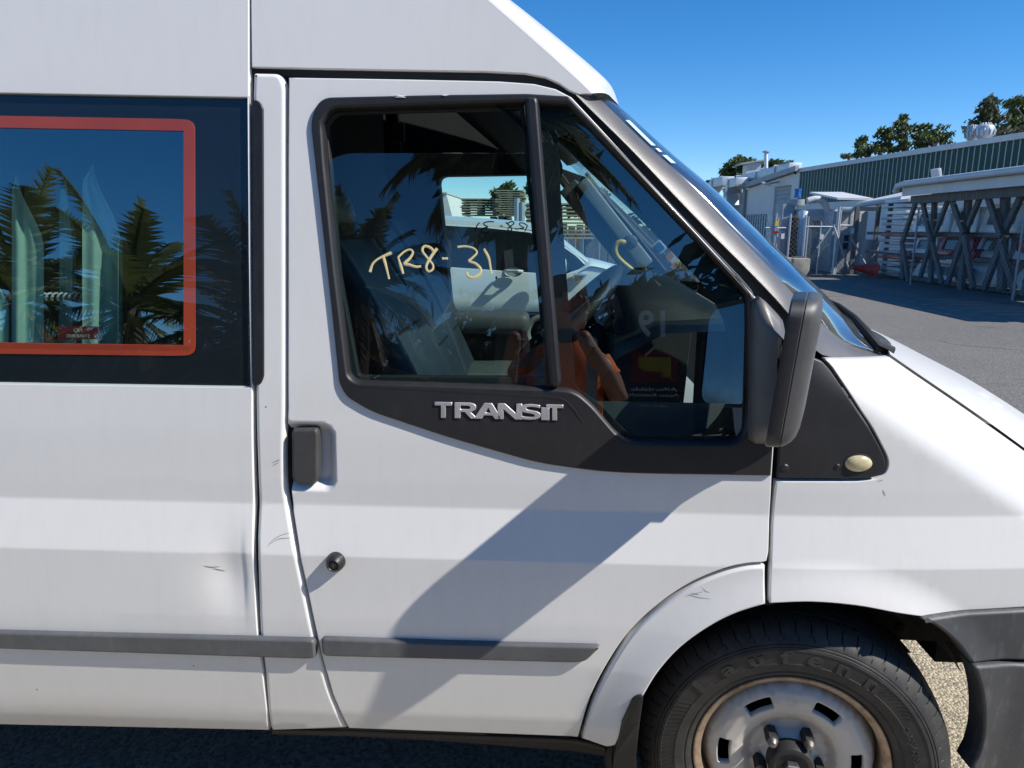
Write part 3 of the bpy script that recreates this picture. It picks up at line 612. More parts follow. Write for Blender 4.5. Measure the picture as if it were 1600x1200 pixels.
# roof over the cab
E_px = [(926, 146), (905, 126), (885, 108), (845, 72), (770, 6), (700, -54), (600, -138), (520, -192), (394, -232)]
roofside = [(393, 105), (480, 107), (640, 110), (760, 112), (820, 115), (852, 121), (874, 131), (890, 142), (904, 148)] + E_px
panel('roof_side', roofside, [], S0, P, van, rings=((.002, 0), (.0006, .0008), (.0, .003), (0, .022)), gx=.03, gz=.02)
YC = .985
def across(B, b, c, n=22, y1=None, t0=0.0, par=False):
    """one cross curve over the full width of the van from the point B on the near side"""
    w = YC - B[1]; out = []
    for k in range(n + 1):
        q = 1 - cos(pi * (t0 + (1 - t0) * k / n)) if True else 0
        s = sqrt(max(0, 1 - (1 - q) ** 2)) if not par else 1 - (1 - q) ** 2; out.append((B[0] + b * s, B[1] + q * w, B[2] + c * s))
    return out
Eb = solve(spline(E_px, 4), S0, .0); roof_rows = []
for i, B in enumerate(Eb):
    t = i / (len(Eb) - 1); roof_rows.append(across(B + np.array([-.002, .0, 0]), .130 + .035 * sin(pi * min(1, t * 1.6)) - .09 * t, .02 + .05 * t, 40))
R00 = list(roof_rows[0]); rt = roof_rows[-1]; roof_rows += [[(x - dx, y, z + dz) for x, y, z in rt] for dx, dz in ((.3, .03), (.8, .05), (2.0, .06), (3.2, .05))]
# windscreen pillar
def resample(p, n):
    p = np.array(p, float); d = np.concatenate([[0], np.cumsum(np.linalg.norm(np.diff(p, axis=0), axis=1))]); t = np.linspace(0, d[-1], n)
    return np.stack([np.interp(t, d, p[:, k]) for k in range(p.shape[1])], 1)
Up = resample(spline([(925, 146), (943, 160), (1013, 229), (1077, 288), (1133, 347), (1190, 406), (1243, 463), (1292, 512), (1330, 540), (1388, 557)], 6), 40)
Lp = resample(spline([(900, 148), (918, 166), (987, 234), (1052, 303), (1107, 360), (1167, 420), (1215, 470), (1252, 514), (1288, 556), (1386, 560)], 6), 40)
rows = []; Upts = []
for i in range(40):
    t = i / 39; low = max(0, (t - .72) / .28) * .075
    l = solve([Lp[i]], S0, -low * .9)[0]; u = solve([Up[i]], S0, -.085 - low * .5)[0]
    row = [l + np.array([0, .03, 0])]
    for s, dy in ((0, .0), (.06, .001), (.16, .0032), (.32, .008), (.5, .0145), (.68, .0225), (.85, .033), (1, .048)):
        pxl = Lp[i] * (1 - s) + Up[i] * s; row.append(solve([pxl], S0, -dy - low * (.9 - .4 * s))[0])
    row.append(row[-1] + np.array([-.012, .006, -.012])); rows.append(row); Upts.append(row[-2])
MB().grid(rows).build('windscreen_pillar', M['pillar'], van, angle=50)
rows = []
for i in range(38):
    t = i / 39; B = Upts[i] + np.array([-.004, .001, -.003]);  rows.append(across(B, .120 + .08 * min(1, t * 1.4), .0, 40))
for i in range(7):                                               # the roof front sinks to the windscreen edge
    k_ = float(1 - sstep(0, 1, i / 7)); q_ = [1 - cos(pi * k / 40) for k in range(41)]
    roof_rows[i] = [tuple(np.array(roof_rows[i][k]) + (np.array(rows[0][k]) + np.array([.003, -.002, .003]) - np.array(R00[k])) * k_ * float(sstep(0, .10, min(q_[k], 2 - q_[k])))) for k in range(41)]
MB().grid(roof_rows).build('roof', P, van, angle=50)
ws = MB().grid(rows).build('windscreen', M['screen'], van, angle=60, fix=False)
MB().grid([[(x - .006, y + .004, z - .007) for x, y, z in r[:7]] for r in rows]).build('screen_band', M['frit'], ws, angle=60, fix=False)
# stickers along the edge of the windscreen
def on_screen(t, q, out=.002):
    i = t * 39; k = int(min(36, i)); f = i - k; a = rows[k]; b = rows[k + 1]; j = q * 40; jj = int(min(39, j)); g = j - jj
    p = (1 - f) * ((1 - g) * np.array(a[jj]) + g * np.array(a[jj + 1])) + f * ((1 - g) * np.array(b[jj]) + g * np.array(b[jj + 1])); return p
def screen_sticker(t0, t1, q0, q1, mat, shift=(.004, 0, .004)):
    g = [[on_screen(t0 + (t1 - t0) * i / 4, q0 + (q1 - q0) * j / 4) + np.array(shift) for j in range(5)] for i in range(5)]
    return MB().grid(g).build('windscreen_sticker', mat, ws, fix=False)
for t0, t1, q0, q1, m_ in ((.10, .19, .020, .042, 'stickercyan'), (.225, .255, .022, .045, 'stickercyan'), (.20, .213, .024, .04, 'stickerwhite')):
    screen_sticker(t0, t1, q0, q1, M[m_])
# bonnet and scuttle
G_px = [(1391, 556), (1433, 585), (1511, 638), (1591, 695), (1751, 813), (1840, 882)]
Gb = solve(spline(G_px, 5), S0, .0); rows = []
for i, B in enumerate(Gb):
    t = i / (len(Gb) - 1); rows.append(across(B + np.array([.002, .004, .002]), .15 + .16 * t, .006 + .02 * t, 34, par=True))
edge = [[(x - .004, y, z - .025) for x, y, z in rows[0]]]
MB().grid(edge + rows).build('bonnet', P, van, angle=50)
r0 = rows[0]; nlast = across(Upts[-1], .20, 0, 34)
nl2 = across(Upts[-9], .19, 0, 34)
sc = [[(x - .01, y, z - .03) for x, y, z in r0], [(x - .03, y, z - .045) for x, y, z in r0], [(a[0] - .02, a[1], a[2] - .03) for a in nl2]]
MB().grid(sc).build('scuttle', M['dash'], van, angle=40)
# front end below the bonnet (beyond the frame): grille panel and headlight
rf = rows[-1]; rfx = [(x - .01, y, z - .004) for x, y, z in rf]
front = [rfx, [(x + .035, y, z - .05) for x, y, z in rfx], [(x + .06, y, .70 - .06 * (0 if 0 else 1)) for x, y, z in rfx]]
MB().grid(front).build('grille_panel', M['clad'], van, angle=50)
fb_ = [[(rfx[0][0] + .005, .03, z)] + [(x + dx, y, z) for x, y, _ in rfx] for dx, z in ((.055, .66), (.085, .64), (.09, .52), (.06, .45), (.0, .44))]
MB().grid(fb_).build('front_bumper', M['bumper'], van, angle=50)
# wipers
def wiper(pix, Ys, r, blade):
    pts = [atY(x, y, Y) for (x, y), Y in zip(pix, Ys)]
    return pts
w1 = [(1394, 549), (1372, 540), (1352, 517), (1334, 496), (1310, 478), (1286, 467), (1276, 465)]
pts = [atY(x, y, Y) for (x, y), Y in zip(w1, (.26, .26, .28, .31, .34, .37, .38))]
wip = MB().tube(pts, [.012, .013, .011, .008, .0065, .005, .004], 10).build('wiper_arm', M['trim'], van)
w2 = [(1296, 490), (1322, 513), (1350, 536), (1372, 550)]
pts = [atY(x, y, Y) for (x, y), Y in zip(w2, (.33, .31, .30, .30))]; MB().tube(pts, [.003, .006, .007, .005], 8).build('wiper_blade', M['rubber'], wip)
# bumper in two pieces
SB = lambda X, Z: body(X, Z) - .012 + .03 * sstep(.72, .56, Z) * 0
bu = spline([(1440, 968), (1468, 983), (1497, 1008), (1516, 1034), (1520, 1039)], 5)
panel('bumper', bu + [(1600, 1033), (1800, 1022), (1860, 1020), (1860, 950), (1600, 954), (1452, 966)], [], SB, M['bumper'], van, off=.0, rings=((.008, 0), (.004, .0016), (.001, .005), (0, .010), (0, .06)))
bl_ = spline([(1522, 1042), (1533, 1075), (1538, 1110), (1537, 1150), (1530, 1180), (1522, 1196), (1518, 1204)], 5)
SB2 = lambda X, Z: body(np.asarray(X), .6 + 0 * np.asarray(Z)) - .016 + .05 * np.maximum(0, .45 - np.asarray(Z)) ** 1.5
panel('lower_bumper', bl_ + [(1600, 1212), (1860, 1215), (1860, 1026), (1800, 1028), (1600, 1039)], [], SB2, M['bumper'], van, rings=((.008, 0), (.004, .0016), (.001, .005), (0, .010), (0, .06)))
# mud flap, wheel well, underbody, floor
mf = solve(fillet([(1006, 1088, 6), (990, 1091, 10), (972, 1130), (960, 1180), (952, 1240), (996, 1240), (994, 1180), (1000, 1130)]), S0, .012)
MB().prism(mf, (0, .24, 0)).build('mud_flap', M['rubber'], van, bevel=.004)
def well(hx, n):
    mb = MB(); rows = []
    for a in np.linspace(radians(-20 if hx < 0 else 34), radians(200), 36):
        c, s = cos(a), sin(a); z = .367 + .412 * s
        rows.append([(hx + .405 * c, .035, .367 + .405 * s), (hx + .42 * c, .10, .367 + .42 * s), (hx + .42 * c, .38, .367 + .42 * s), (hx + .1 * c, .40, .367 + .1 * s)])
    mb.grid(rows); o = mb.build('wheel_liner', M['liner'], van, angle=50); return o
well(HUB[0], 0); well(rear_hub, 0)
mb = MB(); mb.box((-1.42, .985, .42), (2.6, 1.86, .06)); mb.box((.80, .985, .50), (.9, 1.0, .16)); mb.box((.57, 1.0, .33), (.09, 1.2, .09)); mb.box((-2.9, .985, .36), (.1, 1.5, .1)); mb.box((1.02, 1.0, .56), (.1, 1.5, .14))
o = mb.build('underbody', M['under'], van); o['kind'] = 'stuff'

lp_ = [atY(x, y, .24) for x, y in [(1300, 930), (1440, 940), (1500, 985), (1508, 1004), (1395, 999), (1372, 988), (1340, 965)]]
MB().prism([tuple(q) for q in lp_], (0, .02, 0)).build('liner_plate', M['plate'], van, smooth=False)
lp_ = [atY(x, y, .20) for x, y in [(1382, 992), (1402, 1002), (1424, 1020), (1396, 1020)]]
MB().prism([tuple(q) for q in lp_], (0, .10, 0)).build('liner_bracket', M['dark'], van, smooth=False)
c = atY(1406, 980, .236); MB().lathe([(0, -.004), (.010, -.003), (.012, .004)], c, (0, 1, 0), 12).build('liner_clip', M['dark'], van)
# ---------------------------------------------------------------- wheels
def build_wheel(hub, steer):
    R3 = Matrix.Rotation(steer, 3, 'Z'); H = Vector(hub)
    W = lambda p: H + R3 @ (Vector(p) * .95)                         # wheel frame: x forward, y inward, z up
    wheel = None
    # steel disc
    def disc_y(X, Z):
        r = np.hypot(np.asarray(X), np.asarray(Z))
        return np.interp(r, [0, .050, .056, .062, .088, .096, .106, .125, .150, .172, .186, .194, .205], [.012, .012, .016, .034, .036, .030, .018, .010, .008, .013, .024, .040, .07])
    ns = 6; slots = []
    for k in range(ns):
        a0 = 2 * pi * k / ns + radians(1); o = []
        for t in np.linspace(-1, 1, 9): o.append(((.1635) * cos(a0 + t * .20), .1635 * sin(a0 + t * .20)))
        for t in np.linspace(1, -1, 9): o.append(((.1385) * cos(a0 + t * .21), .1385 * sin(a0 + t * .21)))
        slots.append(np.array([(p[0], p[1]) for p in fillet([(x, z, .010) for x, z in o], 3)]))
    circ = np.array([(.205 * cos(a), .205 * sin(a)) for a in np.linspace(0, 2 * pi, 97)[:-1]])
    disc = skin('wheel', circ, slots, disc_y, M['steel'], None, rings=((.001, 0), (0, .004)), hole_rings=((.0065, 0), (.004, -.0012), (.0015, .001), (0, .006), (0, .014)), step=.008, gx=.010, gz=.010)
    disc.parent = van; ORIGIN[disc.name] = org(van)
    for v in disc.data.vertices: v.co = W(v.co) - Vector(org(van))
    # rim lip and barrel
    mb = MB(); prof = [(.203, .07), (.2035, .03), (.2035, .012), (.207, .006), (.2135, .001), (.218, -.002), (.2215, -.002), (.2235, .001), (.2235, .008)]
    mb.lathe(prof, (0, 0, 0), (0, 1, 0), 96); mb.v = [tuple(W(p)) for p in mb.v]; mb.build('rim_lip', M['rimlip'], disc, angle=60)
    mb = MB(); mb.lathe([(0, .08), (.204, .078), (.204, .12), (.0, .13)], (0, 0, 0), (0, 1, 0), 48); mb.v = [tuple(W(p)) for p in mb.v]; mb.build('brake_drum', M['dark'], disc)
    # tyre
    n = 378; mb = MB(); rows = []
    prof = [(.222, .010, 0), (.226, .0, 0), (.232, -.008, 0), (.240, -.0135, 0), (.244, -.0125, 0), (.247, -.0155, 0), (.262, -.0195, 0), (.2665, -.0205, 0), (.268, -.0195, 0), (.298, -.0195, 0), (.2995, -.0205, 0), (.306, -.0185, 0), (.3075, -.0165, 0), (.309, -.0180, 0), (.3125, -.0165, 0), (.3140, -.0140, 0), (.3155, -.0155, 0), (.322, -.0125, .25), (.330, -.006, .8), (.338, .001, 1), (.346, .011, 1), (.352, .022, 1), (.3555, .034, 1), (.3565, .046, .9), (.3565, .0485, .1), (.349, .049, 0), (.349, .054, 0), (.3575, .0545, .3), (.3595, .075, .3), (.3595, .0765, .1), (.351, .077, 0), (.351, .083, 0), (.3595, .0835, .2), (.360, .1085, .2), (.360, .110, 0), (.351, .1105, 0), (.351, .117, 0), (.3595, .1175, .2), (.3575, .145, .3), (.349, .150, 0), (.349, .155, 0), (.3555, .157, .8), (.348, .18, .8), (.330, .198, .3), (.30, .205, 0), (.24, .20, 0), (.222, .185, 0)]
    pitch = 6                                                # one block is six segments of the circle
    for r, h, g in prof:
        row = []
        for k in range(n):
            ph = k % pitch; shift = int(round((h + .02) * 30)) % pitch
            cut = (ph == shift) or (ph == (shift + pitch // 2) % pitch and g < .9 and g > 0 and h > .05)
            rr = r - (.006 * g if cut else 0); a = 2 * pi * (k + (-.72 if not cut and (k - 1) % pitch == shift else (.72 if (k + 1) % pitch == shift else 0))) / n
            row.append((rr * cos(a), h, rr * sin(a)))
        rows.append(row)
    mb.grid(rows, closed=True); mb.v = [tuple(W(p)) for p in mb.v]
    tyre = mb.build('tyre', M['tyre'], disc, angle=28)
    # raised brand lettering and size marking on the sidewall, ribs beside it
    def arc_place(r0, a_mid, kx=1.0):
        def f(x, y, h):
            a = a_mid - x / r0; r = r0 + y
            yy = float(np.interp(r, [.247, .262, .268, .298, .306], [-.0155, -.0195, -.0195, -.0195, -.0185])); return W((r * cos(a), yy - .0007 - h, r * sin(a)))
        return f
    word = 'Laufenn'
    for ch, ang in zip(word, (139, 124, 110, 97, 84, 71, 57)):
        letters('tyre_letter', ch, M['tyreletter'], disc, arc_place(.269, radians(ang)), .046, .0024, .0016, 1.55)
    for ch, ang in zip('215/75', (30.0, 26.5, 23.5, 20.5, 17, 13.5)):
        letters('tyre_letter', ch, M['tyreletter'], disc, arc_place(.262, radians(ang)), .022, .0020, .0004, 1.0)
    mb = MB()
    for a in np.linspace(radians(150), radians(196), 20):
        mb.bar(W((.266 * cos(a), -.0196, .266 * sin(a))), W((.298 * cos(a + .05), -.0196, .298 * sin(a + .05))), .0016, .0016, up=(0, 1, 0))
    for a in np.linspace(radians(36), radians(52), 8):
        mb.bar(W((.285 * cos(a), -.0198, .285 * sin(a))), W((.297 * cos(a - .03), -.0196, .297 * sin(a - .03))), .002, .0016, up=(0, 1, 0))
    o = mb.build('sidewall_ribs', M['tyre'], disc); o['kind'] = 'stuff'
    # nuts and centre cap
    for k in range(5):
        a = radians(54 + 4 + 72 * k); c = W((.069 * cos(a), .0, .069 * sin(a))); ax = R3 @ Vector((0, 1, 0))
        mb = MB(); mb.lathe([(.0145, .036), (.0145, -.004), (.0125, -.008), (.0105, -.008)], c, ax, 6); mb.build('wheel_nut', M['nutdark'], disc, smooth=False)
        mb = MB(); mb.lathe([(.0115, -.004), (.0115, -.009), (.0105, -.013), (.0065, -.021), (0, -.024)], c, ax, 14); mb.build('nut_tip', M['nut'], disc)
    ax = R3 @ Vector((0, 1, 0)); c = W((0, 0, 0))
    mb = MB(); mb.lathe([(.050, .03), (.0495, -.016), (.047, -.021), (.043, -.023), (.036, -.023), (.034, -.020), (.0, -.020)], c, ax, 40); mb.build('hub_cap', M['nutdark'], disc)
    mb = MB(); mb.lathe([(.020, -.018), (.020, -.036), (.018, -.038), (0, -.038)], c, ax, 6); mb.build('axle_nut', M['nut'], disc, smooth=False)
    return disc
HUBW = np.array([.566, .046, .357])
wheel = build_wheel(HUBW, radians(-9))
rw = copy_tree(wheel, van)
_h = Vector(HUBW) - Vector(org(van)); _t = Vector((rear_hub, .05, .367)) - Vector(org(van))
rw.matrix_basis = Matrix.Translation(_t) @ Matrix.Rotation(radians(9), 4, 'Z') @ Matrix.Translation(-_h)

# ---------------------------------------------------------------- door mirror
Mo = [atY(1228, 470, -.20), atY(1190, 700, -.20)]           # rear rim, outer top and bottom
def mring(fx, grow, zs, y0=-.235, y1=-.030, n=40, rad=.034, up=0.0):
    """rounded rectangle in (Y, Z) at distance fx forward of the glass face; the head leans forward with height"""
    zt = atY(1240, 468, -.22)[2] + .0; zb_ = atY(1195, 702, -.22)[2]; zc = (zt + zb_) / 2 + up; hz = (zt - zb_) / 2 * zs; yc = (y0 + y1) / 2; hy = (y1 - y0) / 2 * grow
    out = []; r = min(rad, hz * .8, hy * .8)
    cs = [(1, 1, 0), (-1, 1, 90), (-1, -1, 180), (1, -1, 270)]
    for sx, sz, a0 in cs:
        for k in range(n // 4):
            a = radians(a0 + 90 * k / (n // 4 - 1)); y = yc + sx * (hy - r) + r * cos(a); z = zc + sz * (hz - r) + r * sin(a)
            xb = XR0 + (z - zb_) * LEAN + (y - y0) * TOE; out.append((xb + fx, y, z))
    return out
TOE = .36
xt = atY(1231, 472, -.225); xb_ = atY(1191, 698, -.225); LEAN = (xt[0] - xb_[0]) / (xt[2] - xb_[2]); XR0 = xb_[0]
head = [mring(.006, .90, .93), mring(.002, .95, .965), mring(.0, .985, .985), mring(.003, 1, 1), mring(.0225, 1, 1), mring(.0235, .988, .990), mring(.0250, .988, .990), mring(.0260, 1, 1)]
mir = MB(); mir.grid(head[:5], closed=True); mirror_rim = mir.build('door_mirror', M['mirrim'], van, angle=40)
hz_ = MB(); rows = [head[4], head[5], head[6], head[7]] + [mring(fx, g, z_, up=u) for fx, g, z_, u in ((.034, .995, .985, .002), (.042, .975, .96, .004), (.048, .93, .92, .007), (.052, .85, .84, .010), (.0545, .65, .66, .012), (.055, .3, .35, .012), (.055, .02, .02, .012))]
hz_.grid(rows, closed=True); hz_.build('mirror_housing', M['mirror'], mirror_rim, angle=50)
gl = mring(.008, .90, .93); MB().add(gl, [tuple(range(len(gl)))]).build('mirror_face', m_metal('mirror_silver', (.8, .82, .84), .02), mirror_rim, smooth=False)
# the arm: a moulded foot on the door corner that reaches out to the mirror head
foot = [fillet([(1166, 690, 10), (1172, 470, 8), (1182, 458, 8), (1220, 498, 8), (1226, 560, 10), (1224, 692, 10)], 5)]
fp = px_xz(foot[0], S0); fp = resample(np.vstack([fp, fp[:1]]), 41)[:-1]; cxz = fp.mean(0)
rows = []
for sc_, dy in ((1.0, .0), (.99, -.012), (.93, -.022), (.80, -.030), (.6, -.045), (.45, -.06), (.40, -.08)):
    row = []
    for p in fp:
        q = cxz + (p - cxz) * np.array([sc_, .35 + .65 * sc_]); t = max(0, (-dy - .02) / .06); q = q + np.array([.012, -.008]) * t
        row.append((q[0], float(body(p[0], p[1])) + dy - .006, q[1]))
    rows.append(row)
MB().grid(rows, closed=True).build('mirror_foot', M['pillar'], mirror_rim, angle=60)

# ---------------------------------------------------------------- lettering on the door and on the glass
def badge_letter(ch, polys):
    """polys: outlines in photograph pixels on the cladding"""
    mb = MB()
    for poly in polys:
        p = solve(poly, S0, .0095); mb.prism([tuple(q) for q in p], (0, .004, 0))
    return mb
LT = 'TRANSIT'
bx = [(680, 627, 27), (711, 628, 36), (741, 629, 44), (778, 630, 38), (812, 630, 34), (842, 631, 20), (853, 632, 27)]
def place_badge(x0, y0, sx, sy, h0):
    def f(x, y, h):
        p = solve([(x0 + x * sx, y0 + (x * sx) * .018 - y * sy)], S0, .0085)[0]; return p + np.array([0, -h - .0012, 0])
    return f
glyph = {'T': [[(0, 1), (1, 1), (1, .78), (.64, .78), (.64, 0), (.36, 0), (.36, .78), (0, .78)]],
         'I': [[(.18, .80), (.82, .80), (.82, 0), (.18, 0)]],
         'N': [[(0, 0), (0, 1), (.30, 1), (.76, .38), (.76, 1), (1, 1), (1, 0), (.72, 0), (.24, .64), (.24, 0)]],
         'A': [[(.0, 0), (.36, 1), (.64, 1), (1, 0), (.74, 0), (.66, .22), (.36, .22), (.29, 0)], [(.42, .40), (.60, .40), (.51, .72)]],
         'R': [[(0, 0), (0, 1), (.68, 1), (.84, .94), (.92, .84), (.94, .70), (.90, .56), (.80, .47), (.68, .43), (1.0, 0), (.70, 0), (.44, .40), (.26, .40), (.26, 0)], [(.26, .58), (.58, .58), (.66, .63), (.68, .70), (.65, .78), (.56, .81), (.26, .81)]],
         'S': [[(.04, .06), (.04, .25), (.25, .19), (.50, .17), (.66, .20), (.70, .28), (.64, .36), (.48, .40), (.24, .45), (.08, .55), (.02, .70), (.08, .87), (.26, .97), (.50, 1.0), (.78, .97), (.94, .93), (.94, .75), (.72, .81), (.50, .83), (.34, .80), (.30, .73), (.36, .65), (.54, .60), (.78, .55), (.94, .44), (.98, .29), (.92, .13), (.74, .03), (.48, 0), (.24, .02)]]}
ybase = 651
for ch, (x0, y0, w) in zip(LT, bx):
    xb0 = ybase + (x0 - 680) * .022
    def mp(p): return (x0 + p[0] * w, xb0 + .022 * p[0] * w - p[1] * 24.5)
    gly = glyph[ch]; out = px_xz([mp(p) for p in gly[0]], S0); hol = [px_xz([mp(p) for p in g], S0) for g in gly[1:]]
    skin('badge_letter', out, hol, S0, M['chrome'], front_door, off=.0100, rings=((.0011, 0), (.0005, .0004), (0, .0012), (0, .0045)), step=.004, gx=.02, gz=.02)
strokes = [[(578, 425), (582, 413), (590, 405), (602, 399), (612, 395)], [(598, 399), (602, 412), (606, 428), (608, 436)],
           [(622, 402), (626, 415), (630, 428)], [(622, 402), (632, 393), (641, 390), (645, 395), (640, 404), (632, 412), (640, 414), (650, 417), (658, 416)],
           [(680, 395), (672, 387), (663, 385), (660, 392), (667, 402), (676, 413), (676, 421), (669, 424), (666, 416), (673, 402), (683, 388)], [(691, 404), (700, 404)],
           [(715, 386), (727, 385), (740, 388), (745, 395), (738, 403), (733, 408), (743, 412), (751, 421), (748, 430), (738, 434), (731, 431), (729, 425)], [(756, 389), (763, 402), (766, 415), (768, 428)]]
names = [0, 0, 1, 1, 2, 3, 4, 5]
def mark(pix, surf, off, w, mat, parent, name='marker_letter', join=None):
    mb = join or MB(); pts = solve(spline(pix, 6), surf, off); n = len(pts); ws_ = [w * (.72 + .38 * sin(3.1 * i / n + len(pix)) ** 2) for i in range(n)]
    mb.tube(pts, ws_, 8, flat=(0, 1, 0)); return mb
groups = {}
for s, k in zip(strokes, names): groups.setdefault(k, []).append(s)
for k, ss in groups.items():
    mb = MB()
    for s in ss: mark(s, S0, -.0155, .0028, None, None, join=mb)
    mb.build('marker_letter', M['paste'], front_door)
# scratches in the paint
def scratches(name, lines, parent, mat='seam', r=.0006, surf=S0):
    mb = MB()
    for l in lines:
        pts = solve(spline(l, 5), surf, .0006); n = len(pts); mb.tube(pts, [r * (.3 + sin(pi * i / (n - 1))) for i in range(n)], 5)
    o = mb.build(name, M['strip' if mat == 'rub' else mat], parent); o['kind'] = 'stuff'; return o
pp_ = bpy.data.objects['pillar_panel']
scratches('scratches', [[(418, 855), (426, 844), (440, 836), (455, 832)], [(421, 850), (436, 842), (456, 840)], [(424, 724), (432, 720), (438, 718)], [(426, 728), (436, 722)]], pp_, 'rub', .0003)
scratches('scratches', [[(1070, 932), (1085, 928), (1100, 924)], [(1096, 917), (1104, 924), (1110, 925)], [(1074, 928), (1090, 933), (1112, 936)], [(1080, 926), (1094, 930)]], bpy.data.objects['arch_flare'], 'rub', .0002, lambda X, Z: body(X, Z) - .003)
scratches('scratches', [[(318, 884), (330, 886), (344, 885)], [(332, 888), (352, 892)]], side_panel, 'rub', .0004, SS)
scratches('scratches', [[(1380, 765), (1384, 775)], [(1372, 752), (1380, 750)]], bpy.data.objects['fender'], 'rub', .0003)

scratches('paint_scuffs', [[(614, 150.5), (620, 149), (627, 150.5), (636, 149.5)], [(617, 152), (626, 151.6), (634, 152.4)], [(690, 148.2), (695, 149.2), (701, 148.4)]], trim, 'stickerwhite', .0012, lambda X, Z: body(X, Z) - .0072)
# ---------------------------------------------------------------- inside the van
FLAT1 = lambda y: (lambda X, Z: y + 0 * np.asarray(X, float))
def up_at(z): 
    zz = [p[2] for p in Upts][::-1]; xx = [p[0] for p in Upts][::-1]; return float(np.interp(z, zz, xx))
far_front = [(up_at(z) + .03, z) for z in np.linspace(1.30, Upts[0][2] - .06, 10)]
far_out = [(XB + .05, .45), (.62, .45)] + far_front + [(Upts[0][0] - .02, Upts[0][2] - .02)] + [(float(p[0]) - .04, float(p[2]) - .03) for p in Eb[2::3]] + [(XB + .05, 2.3)]
fhole = px_xz(fillet([(684, 275, 14), (866, 272, 8), (1006, 462, 10), (1008, 494, 8), (706, 488, 12)]), FLAT1(1.86))
skin('far_door_lining', far_out, [fhole], FLAT1(1.86), M['darklining'], van, rings=((.004, 0), (0, .004)), hole_rings=((.03, 0), (.012, .006), (.0, .02), (0, .09)), gx=.2, gz=.2, step=.03)
skin('far_side_panel', [(x, z) for x, z in far_out], [fhole], FLAT1(1.952), P, van, rings=((.001, 0), (0, -.02)), hole_rings=((.0, 0), (0, -.004)), gx=.2, gz=.2, step=.03, sign=-1.0)
o = skin('far_window_pane', fhole, [], FLAT1(1.93), M['farglass'], van, rings=((.0, 0), (0, .004)), gx=.2, gz=.2, step=.03)
# dark rubber round the far window
skin('window_rubber', inset(dense2(fhole, .02) if area2(fhole) > 0 else dense2(fhole[::-1], .02), -.028), [fhole], FLAT1(1.851), M['rubber'], van, rings=((.004, 0), (0, .004)), gx=.3, gz=.3, step=.03)
# pale pillar trim on the far side with its dark inner edge
def px_bar(pa, pb, Y, w, h, mat, name, parent=van, up=(0, 1, 0), bevel=.01):
    return MB().bar(atY(*pa, Y), atY(*pb, Y), w, h, up=up).build(name, mat, parent, bevel=bevel, segs=3)
px_bar((908, 283), (1012, 415), 1.80, .060, .03, M['paletrim'], 'far_pillar_trim', bevel=.014)
px_bar((886, 290), (1000, 432), 1.83, .085, .04, M['inner'], 'far_pillar_lining')
px_bar((915, 270), (1040, 425), 1.86, .016, .02, M['rubber'], 'screen_seal')
k = atY(985, 378, 1.77); MB().lathe([(0, -.030), (.020, -.026), (.030, -.012), (.030, .01), (.022, .03)], k, (0, 1, 0), 20).build('pillar_knob', M['inner'], van)
gp = spline([(978, 379), (969, 378), (963, 382), (961, 390), (964, 400), (973, 410), (984, 419), (988, 423)], 5)
MB().tube([atY(x, y, 1.74 if 1 < i < len(gp) - 2 else 1.79) for i, (x, y) in enumerate(gp)], .011, 12).build('grab_handle', M['yellow'], van)
# ceiling lining, bulkhead, floor
mb = MB(); mb.grid([[(x - .10, y, z - .10) for x, y, z in r] for r in [across(B, .06, .0, 12) for B in solve(E_px, S0)]] + [[(-1.2, y, 2.24) for x, y, z in across(Eb[-1], 0, 0, 12)], [(XB + .1, y, 2.24) for x, y, z in across(Eb[-1], 0, 0, 12)]]); mb.build('headliner', M['head'], van, fix=False)
MB().grid([[(XB + .02, .06, z), (XB + .02, 1.9, z)] for z in (.4, 1.3, 2.35)]).build('rear_door_panel', P, van, fix=False)
# rib and bracket of the door opening, seen over the lowered pane
px_bar((612, 176), (620, 238), 1.80, .05, .05, M['head'], 'roof_bow'); px_bar((520, 250), (640, 250), 1.82, .012, .02, M['rubber'], 'lining_joint')
MB().box(atY(623, 208, 1.74), (.05, .03, .08)).build('belt_anchor', M['inner'], van, bevel=.008)
MB().box((-1.78, .985, .58), (3.8, 1.84, .03)).build('cab_floor', M['rubber'], van)
# lining of the near door below the glass, so the cab is closed
MB().grid([[(x, y + .09, z) for x, y, z in [(q[0], float(body(q[0], q[1])), q[1]) for q in ((xx, zz) for xx in np.linspace(-.5, .16 if zz < .85 else .42, 8))]] for zz in (.5, .75, .84, .86, 1.0, 1.16)]).build('near_door_lining', M['inner'], van, fix=False)
# near pillar lining beside the windscreen
rows = []
for i in range(0, 40, 3):
    u = np.array(Upts[i]); rows.append([u + np.array([-.015, .005, -.015]), u + np.array([-.03, .05, -.03]), u + np.array([-.075, .045, -.06]), u + np.array([-.10, -.03, -.07])])
MB().grid(rows).build('near_pillar_lining', M['inner'], van, angle=60, fix=False)
# armrest and door pull on the far door
mb = MB(); p0 = atY(703, 500, 1.80); p1 = atY(828, 503, 1.80)
mb.box(((p0[0] + p1[0]) / 2, 1.79, p0[2] - .005), (p1[0] - p0[0], .15, .095)); ar = mb.build('armrest', M['inner'], van, bevel=.045, segs=5)
rg = [atY(846 + 22 * cos(a), 520 + 24 * sin(a), 1.77) for a in np.linspace(radians(60), radians(300), 16)]; MB().tube(rg, .014, 10).build('door_pull', M['paletrim'], van)
MB().box((atY(760, 560, 1.84)[0], 1.83, .86), (.9, .05, .36)).build('door_pocket', M['darklining'], van, bevel=.02)
